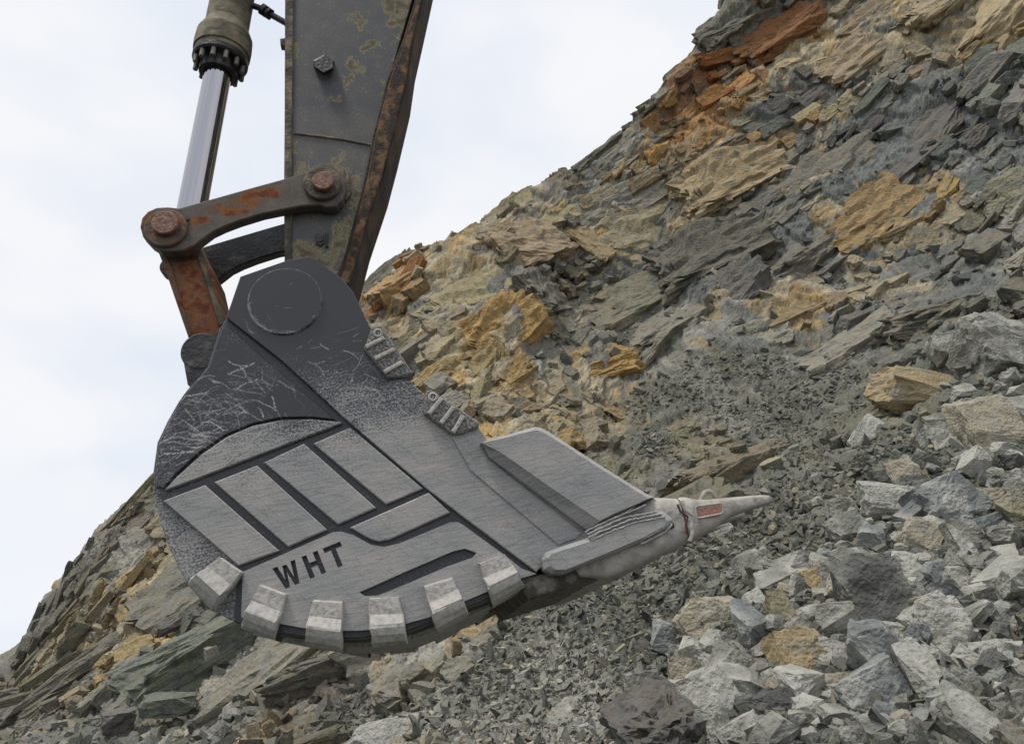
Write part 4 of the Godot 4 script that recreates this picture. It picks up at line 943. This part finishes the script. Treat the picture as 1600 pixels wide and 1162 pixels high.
	while made < 225 and tries < 14000:
		tries += 1
		var cu := rng.randf_range(15.8, 22.4); var cv := rng.randf_range(7.395, 12.1)
		var x := grid_at(cu, cv); var p := gp[x]; var q := cam.unproject_hint(p)
		if q.x > 1.0 or q.y > 1.0: continue
		# the heap lies to the right of a line from the foot of the scree to its crest
		var side := (q.x - 0.62) * 0.36 + (q.y - 0.98) * 0.30
		if side < rng.randf_range(-0.01, 0.03): continue
		var s := 0.085 + 0.19 * pow(rng.randf(), 1.6)
		var clash := false
		for sp in spots:
			if sp[0].distance_to(p) < sp[1] * 0.85 + s * 0.6: clash = true; break
		if clash: continue
		spots.append([p, s]); made += 1
		var o := MeshInstance3D.new(); o.mesh = shared[rng.randi() % shared.size()]
		var kind: String = ["grey", "grey", "pale", "blue", "grey", "dark", "blue", "pale", "grey", "grey"][rng.randi() % 10]
		o.material_override = rock_mat(kind); o.name = numbered("rock"); add_child(o)
		o.transform = Transform3D(Basis(Quaternion(Vector3(rng.randfn(), rng.randfn(), rng.randfn()).normalized(), rng.randf() * TAU)) * Basis.from_scale(Vector3(rng.randf_range(1.0, 1.6), rng.randf_range(0.6, 0.9), rng.randf_range(0.8, 1.1)) * s), p + surf_n(cu, cv) * s * 0.35)
		o.set_meta("category", "rock"); tag_rock(o, kind, s * 2.4)

var marks := []       # [place, short name] of the boulders that can be named
func tag_rock(o: Node3D, kind: String, size: float) -> void:
	var col: String = {"grey": "mid grey", "blue": "blue grey", "pale": "pale grey", "tan": "tan", "dark": "dark grey", "ochre": "ochre", "olive": "olive brown"}[kind]
	var best := 1e9; var by := ""
	for m in marks:
		var d: float = m[0].distance_to(o.position)
		if d < best: best = d; by = m[1]
	var far := "next to" if best < 0.9 else "some way from"
	var big := "large" if size > 0.42 else ("mid-sized" if size > 0.26 else "small")
	o.set_meta("label", "%s %s angular rock %s the %s" % [big, col, far, by])
	o.set_meta("group", "loose rocks of the rubble heap")

# ---------------------------------------------------------------- scene
func _ready() -> void:
	rng.seed = 20240611
	var c := Camera3D.new(); c.name = "camera"; add_child(c); c.position = Vector3(0, 1.6, 0); c.rotation_degrees.x = 20.5661; c.fov = 49.8580; c.near = 0.05; c.far = 900.0; c.current = true
	cam.f = 0.5 / tan(deg_to_rad(c.fov * 0.5)); cam.pitch = deg_to_rad(c.rotation_degrees.x); cam.pos = c.position
	var env := Environment.new(); env.background_mode = Environment.BG_SKY; env.tonemap_mode = Environment.TONE_MAPPER_LINEAR; env.tonemap_exposure = 1.5
	env.sdfgi_enabled = true; env.ssao_enabled = true; env.ssil_enabled = true
	var sky := Sky.new(); var psm := PanoramaSkyMaterial.new(); psm.panorama = sky_image(); psm.energy_multiplier = 0.69; sky.sky_material = psm; env.sky = sky
	var we := WorldEnvironment.new(); we.name = "environment"; we.environment = env; add_child(we)
	var sun := DirectionalLight3D.new(); sun.name = "sun"; add_child(sun); sun.light_energy = 0.5; sun.light_angular_distance = 11.0; sun.light_color = Color(1.0, 0.97, 0.92); sun.shadow_enabled = true
	sun.look_at_from_position(Vector3(-5.5, 14, 3), Vector3.ZERO)
	var t0 := Time.get_ticks_msec()
	var lf: Array = [
-118.09,-5.34,-69.18,-74.08,1.26,-43.40,-66.32,0.66,-38.85,-64.83,0.43,-38.07,-63.32,0.21,-37.28,-61.76,0.00,-36.45,-60.12,-0.19,-35.57,-58.37,-0.36,-34.62,
-56.59,-0.52,-33.64,-54.80,-0.66,-32.66,-53.02,-0.80,-31.68,-51.27,-0.91,-30.70,-49.55,-1.02,-29.75,-49.24,-1.12,-29.56,-48.88,-1.22,-29.34,-47.85,-0.30,-28.73,
-96.04,-5.34,-76.12,-56.07,1.26,-44.44,-49.02,0.66,-38.85,-47.92,0.43,-38.07,-46.80,0.21,-37.28,-45.65,0.00,-36.45,-44.44,-0.19,-35.57,-43.14,-0.36,-34.62,
-41.82,-0.52,-33.64,-40.50,-0.66,-32.66,-39.19,-0.80,-31.68,-37.89,-0.91,-30.70,-36.62,-1.02,-29.75,-36.34,-1.12,-29.52,-36.02,-1.22,-29.25,-35.09,-0.30,-28.50,
-79.61,-5.22,-82.40,-44.18,1.38,-45.73,-37.92,0.78,-39.25,-37.04,0.53,-38.44,-36.15,0.30,-37.61,-35.24,0.08,-36.76,-34.28,-0.13,-35.86,-33.26,-0.32,-34.87,
-32.20,-0.49,-33.85,-31.13,-0.64,-32.81,-30.07,-0.78,-31.78,-29.03,-0.91,-30.75,-28.01,-1.02,-29.75,-27.76,-1.12,-29.48,-27.47,-1.22,-29.18,-26.65,-0.30,-28.30,
-60.10,-4.90,-73.45,-27.80,1.70,-33.98,-22.10,1.10,-27.01,-21.14,0.93,-25.90,-20.18,0.79,-24.79,-19.23,0.65,-23.69,-18.29,0.54,-22.60,-17.37,0.44,-21.52,
-16.47,0.36,-20.46,-15.60,0.28,-19.43,-14.76,0.23,-18.43,-13.94,0.18,-17.45,-13.16,0.14,-16.52,-12.93,0.06,-16.24,-12.67,-0.02,-15.91,-11.92,-0.30,-14.97,
-55.31,-4.86,-74.33,-24.86,1.74,-33.41,-19.49,1.14,-26.19,-18.60,0.98,-25.07,-17.72,0.83,-23.94,-16.84,0.71,-22.81,-15.96,0.60,-21.69,-15.10,0.50,-20.57,
-14.25,0.42,-19.47,-13.42,0.36,-18.39,-12.61,0.31,-17.32,-11.82,0.28,-16.28,-11.06,0.25,-15.27,-10.84,0.11,-14.97,-10.60,-0.02,-14.63,-9.89,-0.30,-13.66,
-51.96,-4.86,-77.56,-23.58,1.74,-35.19,-18.57,1.14,-27.72,-17.70,0.97,-26.49,-16.80,0.82,-25.21,-15.88,0.68,-23.90,-14.95,0.57,-22.57,-14.05,0.48,-21.27,
-13.18,0.40,-20.01,-12.33,0.34,-18.77,-11.50,0.30,-17.55,-10.70,0.27,-16.37,-9.92,0.26,-15.22,-9.72,0.11,-14.91,-9.49,-0.02,-14.56,-8.84,-0.30,-13.56,
-48.49,-4.86,-81.38,-22.38,1.74,-37.57,-17.78,1.14,-29.84,-17.03,0.95,-28.66,-16.14,0.78,-27.24,-15.18,0.63,-25.70,-14.19,0.52,-24.08,-13.18,0.43,-22.44,
-12.18,0.36,-20.80,-11.21,0.32,-19.20,-10.29,0.29,-17.67,-9.46,0.28,-16.28,-8.71,0.28,-15.03,-8.53,0.12,-14.72,-8.32,-0.02,-14.35,-7.72,-0.30,-13.32,
-44.65,-1.44,-82.07,-20.28,5.16,-37.27,-15.98,4.56,-29.36,-15.27,3.88,-28.27,-14.55,3.25,-27.14,-13.85,2.67,-26.01,-13.17,2.15,-24.91,-12.44,1.67,-23.71,
-11.59,1.25,-22.23,-10.57,0.90,-20.41,-9.43,0.64,-18.34,-8.24,0.46,-16.14,-7.07,0.37,-13.94,-6.91,0.16,-13.62,-6.72,-0.02,-13.25,-6.17,-0.30,-12.18,
-39.53,0.97,-82.05,-17.39,7.57,-36.10,-13.49,6.97,-28.00,-12.76,5.92,-26.76,-11.93,4.92,-25.29,-11.04,4.01,-23.66,-10.15,3.20,-21.98,-9.30,2.51,-20.35,
-8.56,1.92,-18.93,-7.89,1.42,-17.61,-7.18,1.01,-16.21,-6.43,0.68,-14.65,-5.60,0.46,-12.88,-5.45,0.20,-12.53,-5.27,-0.02,-12.13,-4.79,-0.30,-11.03,
-34.37,3.29,-83.11,-14.88,9.89,-35.98,-11.44,9.29,-27.67,-10.82,7.88,-26.53,-10.30,6.63,-25.62,-9.54,5.39,-24.05,-8.68,4.25,-22.19,-7.96,3.31,-20.62,
-7.37,2.50,-19.34,-6.73,1.81,-17.89,-6.09,1.23,-16.39,-5.48,0.77,-14.95,-4.78,0.44,-13.20,-4.66,0.18,-12.86,-4.51,-0.02,-12.46,-4.10,-0.30,-11.33,
-28.66,5.62,-84.10,-12.21,12.22,-35.82,-9.31,11.62,-27.30,-8.60,9.67,-25.66,-7.97,7.98,-24.22,-7.39,6.50,-22.83,-6.84,5.19,-21.49,-6.30,4.03,-20.13,
-5.73,3.02,-18.58,-5.14,2.17,-16.96,-4.60,1.47,-15.39,-4.08,0.92,-13.87,-3.54,0.52,-12.22,-3.42,0.22,-11.82,-3.29,-0.02,-11.34,-2.95,-0.30,-10.19,
-22.35,7.78,-85.11,-9.40,14.38,-35.78,-7.11,13.78,-27.07,-6.42,11.24,-24.96,-5.85,9.14,-23.22,-5.37,7.38,-21.72,-4.94,5.87,-20.37,-4.55,4.57,-19.13,
-4.15,3.43,-17.77,-3.66,2.44,-15.95,-3.20,1.66,-14.24,-2.82,1.05,-12.76,-2.45,0.60,-11.29,-2.35,0.25,-10.81,-2.23,-0.02,-10.25,-1.97,-0.30,-9.08,
-15.30,9.37,-85.42,-6.31,15.97,-35.21,-4.72,15.37,-26.36,-4.15,12.24,-23.70,-3.78,9.95,-22.08,-3.46,8.04,-20.71,-3.17,6.38,-19.39,-2.90,4.94,-18.09,
-2.62,3.70,-16.71,-2.32,2.64,-15.11,-2.03,1.80,-13.49,-1.79,1.14,-12.12,-1.56,0.65,-10.78,-1.49,0.27,-10.26,-1.40,-0.02,-9.65,-1.23,-0.30,-8.46,
-7.81,10.62,-85.71,-3.18,17.22,-34.92,-2.37,16.62,-25.96,-2.01,12.83,-22.61,-1.83,10.45,-21.11,-1.69,8.49,-19.96,-1.54,6.73,-18.68,-1.40,5.18,-17.30,
-1.25,3.86,-15.81,-1.10,2.76,-14.23,-0.95,1.88,-12.60,-0.82,1.22,-11.05,-0.71,0.73,-9.84,-0.67,0.31,-9.25,-0.62,-0.02,-8.55,-0.53,-0.30,-7.36,
0.00,12.11,-85.98,0.00,18.71,-34.98,0.00,18.11,-25.98,0.00,14.29,-23.28,0.00,11.26,-21.00,0.00,9.12,-19.85,0.00,7.23,-18.62,0.00,5.52,-17.09,
0.00,4.06,-15.40,0.00,2.88,-13.70,0.00,1.97,-12.16,0.00,1.27,-10.75,0.00,0.77,-9.41,0.00,0.32,-8.78,0.00,-0.02,-8.06,0.00,-0.30,-6.86,
8.09,13.65,-85.65,3.29,20.25,-34.87,2.45,19.65,-25.91,2.25,16.26,-24.54,2.10,13.45,-23.54,1.91,10.75,-22.04,1.64,8.05,-19.44,1.43,6.02,-17.49,
1.24,4.36,-15.55,1.05,3.02,-13.42,0.90,2.05,-11.79,0.77,1.32,-10.41,0.65,0.81,-8.99,0.60,0.34,-8.34,0.55,-0.02,-7.58,0.46,-0.30,-6.38,
16.30,15.38,-83.90,6.57,21.98,-33.84,4.86,21.38,-25.01,4.54,17.97,-24.18,4.32,15.16,-23.78,4.03,12.35,-22.86,3.65,9.64,-21.36,3.00,6.80,-18.10,
2.62,4.91,-16.24,2.13,3.30,-13.60,1.75,2.17,-11.47,1.46,1.39,-9.85,1.21,0.87,-8.32,1.11,0.36,-7.63,0.99,-0.02,-6.82,0.82,-0.30,-5.63,
24.85,18.49,-81.69,10.01,25.09,-32.90,7.39,24.49,-24.29,6.96,20.73,-23.80,6.51,17.22,-23.13,6.06,14.01,-22.32,5.56,11.03,-21.19,4.72,7.96,-18.62,
4.04,5.62,-16.46,3.20,3.67,-13.47,2.50,2.34,-10.85,2.06,1.49,-9.23,1.69,0.91,-7.79,1.54,0.38,-7.07,1.35,-0.02,-6.22,1.10,-0.30,-5.05,
33.49,21.88,-79.03,13.59,28.48,-32.07,10.08,27.88,-23.78,9.45,23.49,-23.34,8.86,19.55,-22.85,8.26,15.93,-22.21,7.60,12.56,-21.24,6.64,9.24,-19.29,
5.48,6.31,-16.52,4.14,3.95,-12.93,3.04,2.44,-9.83,2.57,1.57,-8.57,2.13,0.95,-7.34,1.91,0.40,-6.60,1.66,-0.02,-5.73,1.33,-0.30,-4.58,
41.62,24.49,-75.46,16.99,31.09,-30.80,12.64,30.49,-22.92,12.05,26.08,-22.98,11.19,21.50,-22.40,10.29,17.30,-21.58,9.51,13.71,-20.84,8.36,10.13,-19.12,
6.78,6.81,-16.15,4.97,4.16,-12.32,3.69,2.57,-9.50,3.09,1.63,-8.23,2.54,0.98,-7.00,2.26,0.41,-6.25,1.95,-0.02,-5.38,1.54,-0.30,-4.25,
49.09,26.56,-71.78,20.30,33.16,-29.68,15.22,32.56,-22.26,14.15,27.21,-21.87,13.27,22.65,-21.62,12.07,18.05,-20.68,11.09,14.23,-19.93,9.80,10.58,-18.45,
7.65,6.89,-15.04,5.80,4.32,-11.89,4.44,2.68,-9.47,3.66,1.68,-8.10,2.96,1.00,-6.80,2.63,0.42,-6.06,2.26,-0.02,-5.19,1.78,-0.30,-4.09,
56.17,28.94,-68.05,23.71,35.54,-28.72,17.98,34.94,-21.78,16.32,28.55,-21.01,15.14,23.53,-20.64,13.76,18.75,-19.81,12.37,14.50,-18.74,10.98,10.83,-17.48,
8.41,6.96,-14.03,6.66,4.50,-11.62,5.16,2.80,-9.39,4.20,1.72,-7.97,3.40,1.01,-6.70,3.03,0.42,-5.97,2.60,-0.02,-5.12,2.05,-0.30,-4.05,
62.71,31.34,-64.17,27.07,37.94,-27.70,20.78,37.34,-21.26,18.52,29.99,-20.25,17.00,24.48,-19.79,15.46,19.52,-19.08,13.60,14.81,-17.74,12.03,11.03,-16.54,
9.44,7.24,-13.64,7.58,4.70,-11.48,5.80,2.89,-9.19,4.67,1.76,-7.74,3.84,1.02,-6.63,3.43,0.43,-5.91,2.95,-0.02,-5.08,2.34,-0.30,-4.05,
67.73,31.83,-60.29,29.63,38.43,-26.38,22.91,37.83,-20.39,20.23,30.11,-19.31,18.34,24.30,-18.69,16.63,19.33,-18.01,14.62,14.68,-16.78,12.70,10.79,-15.40,
10.28,7.27,-13.13,8.13,4.69,-10.90,6.28,2.91,-8.82,5.12,1.79,-7.52,4.22,1.03,-6.48,3.77,0.43,-5.78,3.23,-0.02,-4.96,2.58,-0.30,-3.96,
72.08,32.14,-56.48,31.94,38.74,-25.03,24.86,38.14,-19.48,21.70,30.05,-18.30,19.40,23.94,-17.51,17.42,18.89,-16.77,15.39,14.42,-15.73,13.27,10.55,-14.36,
10.84,7.18,-12.38,8.49,4.62,-10.20,6.55,2.89,-8.26,5.44,1.80,-7.19,4.53,1.05,-6.26,4.03,0.44,-5.57,3.45,-0.02,-4.77,2.75,-0.30,-3.80,
75.88,32.34,-52.84,34.03,38.94,-23.70,26.65,38.34,-18.55,22.96,29.84,-17.27,20.23,23.47,-16.35,17.97,18.35,-15.53,15.83,14.00,-14.57,13.62,10.23,-13.29,
11.13,7.00,-11.48,8.68,4.52,-9.44,6.61,2.84,-7.56,5.53,1.81,-6.63,4.63,1.09,-5.82,4.08,0.46,-5.13,3.44,-0.02,-4.32,2.70,-0.30,-3.38,
90.97,39.25,-47.26,45.72,45.85,-23.75,37.73,45.25,-19.60,31.69,34.32,-17.94,27.38,26.47,-16.78,24.10,20.49,-15.90,21.17,15.56,-14.95,18.25,11.36,-13.74,
14.98,7.75,-11.97,11.60,4.92,-9.82,8.70,3.01,-7.77,7.09,1.87,-6.66,5.90,1.09,-5.82,5.27,0.46,-5.20,4.54,-0.02,-4.48,3.68,-0.30,-3.63,
118.06,48.69,-40.45,69.82,55.29,-23.92,61.30,54.69,-21.00,49.92,40.21,-18.84,42.05,30.22,-17.33,36.44,23.02,-16.29,31.84,17.37,-15.34,27.44,12.65,-14.17,
22.65,8.62,-12.49,17.48,5.40,-10.24,12.90,3.21,-8.01,10.20,1.92,-6.69,8.42,1.09,-5.82,7.70,0.46,-5.32,6.85,-0.02,-4.73,5.87,-0.30,-4.05]
	for i in range(0, lf.size(), 3): lat.append(Vector3(lf[i], lf[i + 1], lf[i + 2]))
	var gnz := fnl(FastNoiseLite.TYPE_SIMPLEX, 0.02, 5, 71)
	grain_t = ramp_tex(gnz, 512, [[0.0, Color(0.52, 0.52, 0.53)], [0.35, Color(0.80, 0.80, 0.79)], [0.6, Color(0.92, 0.91, 0.90)], [1.0, Color(1, 1, 0.98)]])
	var bnz := fnl(FastNoiseLite.TYPE_SIMPLEX, 0.035, 5, 72); grain_n = bump_tex(bnz, 512, 9.0)
	var pnz := fnl(FastNoiseLite.TYPE_SIMPLEX, 0.009, 6, 74)
	block_t = ramp_tex(pnz, 512, [[0.0, Color(0.62, 0.62, 0.63)], [0.32, Color(0.86, 0.855, 0.84)], [0.5, Color(0.97, 0.965, 0.95)], [0.60, Color(1, 0.97, 0.90)], [0.70, Color(0.93, 0.87, 0.76)], [1.0, Color(1, 1, 1)]])
	# ground
	var gr := MeshInstance3D.new(); gr.name = "ground"; var pm := PlaneMesh.new(); pm.size = Vector2(700, 700); gr.mesh = pm; gr.set_meta("kind", "structure")
	var gm := tri_mat(grain_t, grain_n, 0.35, 0.95, 0.0, 1.0, true); gm.albedo_color = ROCK.scree.linear_to_srgb(); gr.material_override = gm; add_child(gr); gr.position.y = -0.06
	var face_o := build_face(); print("face ", Time.get_ticks_msec() - t0)
	# machine
	var M := {}
	M.raised = map_mat(paint_map(true, 1400, 900)); M.base = map_mat(paint_map(false, 1100, 707)); print("maps ", Time.get_ticks_msec() - t0)
	M.arm = map_mat(arm_map(480, 900))
	var n1 := fnl(FastNoiseLite.TYPE_SIMPLEX, 0.012, 5, 81); var n2 := fnl(FastNoiseLite.TYPE_SIMPLEX, 0.03, 4, 82); var bump := bump_tex(n2, 512, 5.0)
	M.cast = tri_mat(ramp_tex(n2, 512, [[0.0, s8(134, 131, 128)], [0.4, s8(170, 167, 162)], [0.7, s8(180, 177, 171)], [1.0, s8(192, 189, 182)]]), bump, 1.6, 0.85, 0.0, 0.5)
	M.tooth = tri_mat(ramp_tex(n1, 512, [[0.0, s8(126, 121, 114)], [0.4, s8(160, 155, 148)], [0.62, s8(172, 167, 160)], [1.0, s8(188, 183, 175)]]), bump, 1.4, 0.8, 0.0, 0.5)
	M.guard = tri_mat(ramp_tex(n2, 512, [[0.0, s8(70, 70, 72)], [0.42, s8(98, 97, 97)], [0.6, s8(132, 130, 126)], [1.0, s8(160, 157, 152)]]), bump, 3.0, 0.85, 0.0, 1.0)
	M.weld = tri_mat(ramp_tex(n2, 256, [[0.0, s8(96, 92, 90)], [0.5, s8(140, 136, 132)], [1.0, s8(165, 161, 156)]]), bump, 4.0, 0.8)
	M.steel = tri_mat(ramp_tex(n1, 512, [[0.0, s8(50, 47, 40)], [0.45, s8(74, 72, 62)], [0.65, s8(110, 107, 98)], [1.0, s8(140, 137, 130)]]), bump, 1.2, 0.75)
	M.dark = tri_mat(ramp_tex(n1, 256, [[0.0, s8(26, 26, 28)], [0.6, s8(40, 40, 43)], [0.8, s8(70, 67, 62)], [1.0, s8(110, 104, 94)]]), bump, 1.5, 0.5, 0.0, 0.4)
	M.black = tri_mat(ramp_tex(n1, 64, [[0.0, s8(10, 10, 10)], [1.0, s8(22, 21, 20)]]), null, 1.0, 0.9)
	var n3 := fnl(FastNoiseLite.TYPE_SIMPLEX, 0.006, 7, 83)
	M.grime = tri_mat(ramp_tex(n3, 512, [[0.0, s8(52, 48, 42)], [0.45, s8(80, 75, 67)], [0.58, s8(98, 91, 80)], [0.75, s8(118, 104, 84)], [1.0, s8(138, 126, 104)]]), bump, 1.6, 0.85, 0.0, 0.6)
	M.link = tri_mat(ramp_tex(n3, 512, [[0.0, s8(62, 55, 49)], [0.45, s8(84, 74, 66)], [0.6, s8(98, 78, 62)], [0.75, s8(116, 80, 54)], [1.0, s8(110, 68, 42)]]), bump, 1.0, 0.78, 0.0, 0.5)
	M.rocker = map_mat(link_map(560, 420, lmap, [[[-0.865,2.832], 0.16, 0.05], [[-1.074,2.683], 0.15, 0.045], [[-0.959,2.753], 0.12, 0.08], [[-1.571,2.574], 0.07, 0.09], [[-1.245,2.592], 0.09, 0.04]], s8(84, 77, 70), s8(140, 84, 40), 0.0))
	M.rust = map_mat(link_map(420, 420, lmap, [[[-1.209,2.043], 0.3, 0.5]], s8(98, 78, 62), s8(140, 92, 60), 0.35))
	M.belly = tri_mat(ramp_tex(n3, 256, [[0.0, s8(30, 26, 23)], [0.45, s8(46, 38, 32)], [0.65, s8(66, 50, 38)], [1.0, s8(92, 66, 46)]]), bump, 1.3, 0.88, 0.0, 0.6)
	M.rust_edge = tri_mat(ramp_tex(n3, 512, [[0.0, s8(36, 30, 26)], [0.40, s8(58, 46, 37)], [0.52, s8(78, 60, 44)], [0.62, s8(98, 70, 46)], [0.75, s8(112, 90, 62)], [1.0, s8(96, 62, 38)]]), bump, 1.3, 0.88, 0.0, 0.6)
	M.rust_edge.uv1_scale = Vector3(2.6, 2.2, 2.6)
	M.pin = tri_mat(ramp_tex(n2, 256, [[0.0, s8(84, 62, 54)], [0.5, s8(120, 88, 76)], [1.0, s8(140, 112, 98)]]), bump, 2.0, 0.6, 0.3, 0.5)
	M.barrel = tri_mat(ramp_tex(n1, 512, [[0.0, s8(70, 66, 56)], [0.5, s8(112, 105, 88)], [0.7, s8(128, 120, 100)], [1.0, s8(146, 138, 118)]]), bump, 1.0, 0.85, 0.0, 0.4)
	M.bolt = tri_mat(ramp_tex(n2, 64, [[0.0, s8(90, 88, 84)], [1.0, s8(140, 136, 128)]]), null, 2.0, 0.5, 0.5)
	M.red = tri_mat(ramp_tex(n2, 64, [[0.0, s8(60, 34, 30)], [1.0, s8(112, 62, 54)]]), null, 6.0, 0.8)
	M.orange = tri_mat(ramp_tex(n2, 256, [[0.0, s8(132, 98, 88)], [0.5, s8(164, 116, 100)], [1.0, s8(178, 144, 130)]]), bump, 5.0, 0.8)
	var ch := StandardMaterial3D.new(); ch.metallic = 1.0; ch.roughness = 0.06; ch.albedo_color = Color(0.66, 0.66, 0.68); M.chrome = ch
	build_bucket(M); build_arm(M); print("machine ", Time.get_ticks_msec() - t0)
	build_blocks(face_o); build_rocks(); print("rocks ", Time.get_ticks_msec() - t0)
	var patch := fnl(FastNoiseLite.TYPE_SIMPLEX_SMOOTH, 0.5, 3, 95)
	scatter("scree_gravel", "fine grey green broken stone of the scree slope below the quarry face", "gravel", 46000, func(x, cu): return scree_at(x) > rng.randf_range(0.25, 0.9) and patch.get_noise_3dv(gp[x]) > rng.randf_range(-0.5, 0.35), func(p): return 0.011 + 0.045 * pow(rng.randf(), 4.0), 4)
	scatter("rubble_chips", "coarse grey chips filling the gaps of the rubble heap", "rubble", 9000, func(x, cu): return cu > 16 and scree_at(x) > 0.6 and gp[x].z > -15.0, func(p): return 0.022 + 0.07 * pow(rng.randf(), 3.0), 6)
	scatter("ledge_debris", "small broken stones resting on the ledges of the quarry face", "debris", 3000, func(x, cu): return scree_at(x) < 0.6, func(p): return 0.03 + 0.12 * pow(rng.randf(), 2.4), 4)
	print("done ", Time.get_ticks_msec() - t0)

func sky_image() -> ImageTexture:       # high white overcast, thinner and bluer low on the left
	var w := 1024; var h := 512; var im := Image.create(w, h, false, Image.FORMAT_RGBF)
	var f := fnl(FastNoiseLite.TYPE_SIMPLEX_SMOOTH, 1.1, 5, 91); var g := fnl(FastNoiseLite.TYPE_SIMPLEX_SMOOTH, 0.55, 2, 92)
	for y in h:
		var el := PI * (0.5 - (y + 0.5) / h); var ce := cos(el); var se := sin(el)
		for x in w:
			var az := TAU * (x + 0.5) / w
			var d := Vector3(sin(az) * ce, se, -cos(az) * ce)
			var n := f.get_noise_3d(d.x * 1.3, d.y * 2.6, d.z * 1.3); var b := g.get_noise_3dv(d * 1.4)
			var k := clampf(0.5 + 0.9 * n + 0.5 * b, 0, 1)
			var thin := smoothstep(0.45, 0.0, el) * 0.5 + 0.25
			var col := Color(0.80, 0.83, 0.89).lerp(Color(0.96, 0.962, 0.968), k)
			col = col.lerp(Color(0.52, 0.66, 0.88), clampf((0.45 - k) * 2.0, 0, 1) * thin)
			col = col.lerp(Color(0.62, 0.73, 0.90), 0.55 * smoothstep(0.30, 0.0, absf(el)) * smoothstep(-0.25, -0.6, d.x) * (1.0 - 0.6 * k))
			im.set_pixel(x, y, col)
	return ImageTexture.create_from_image(im)
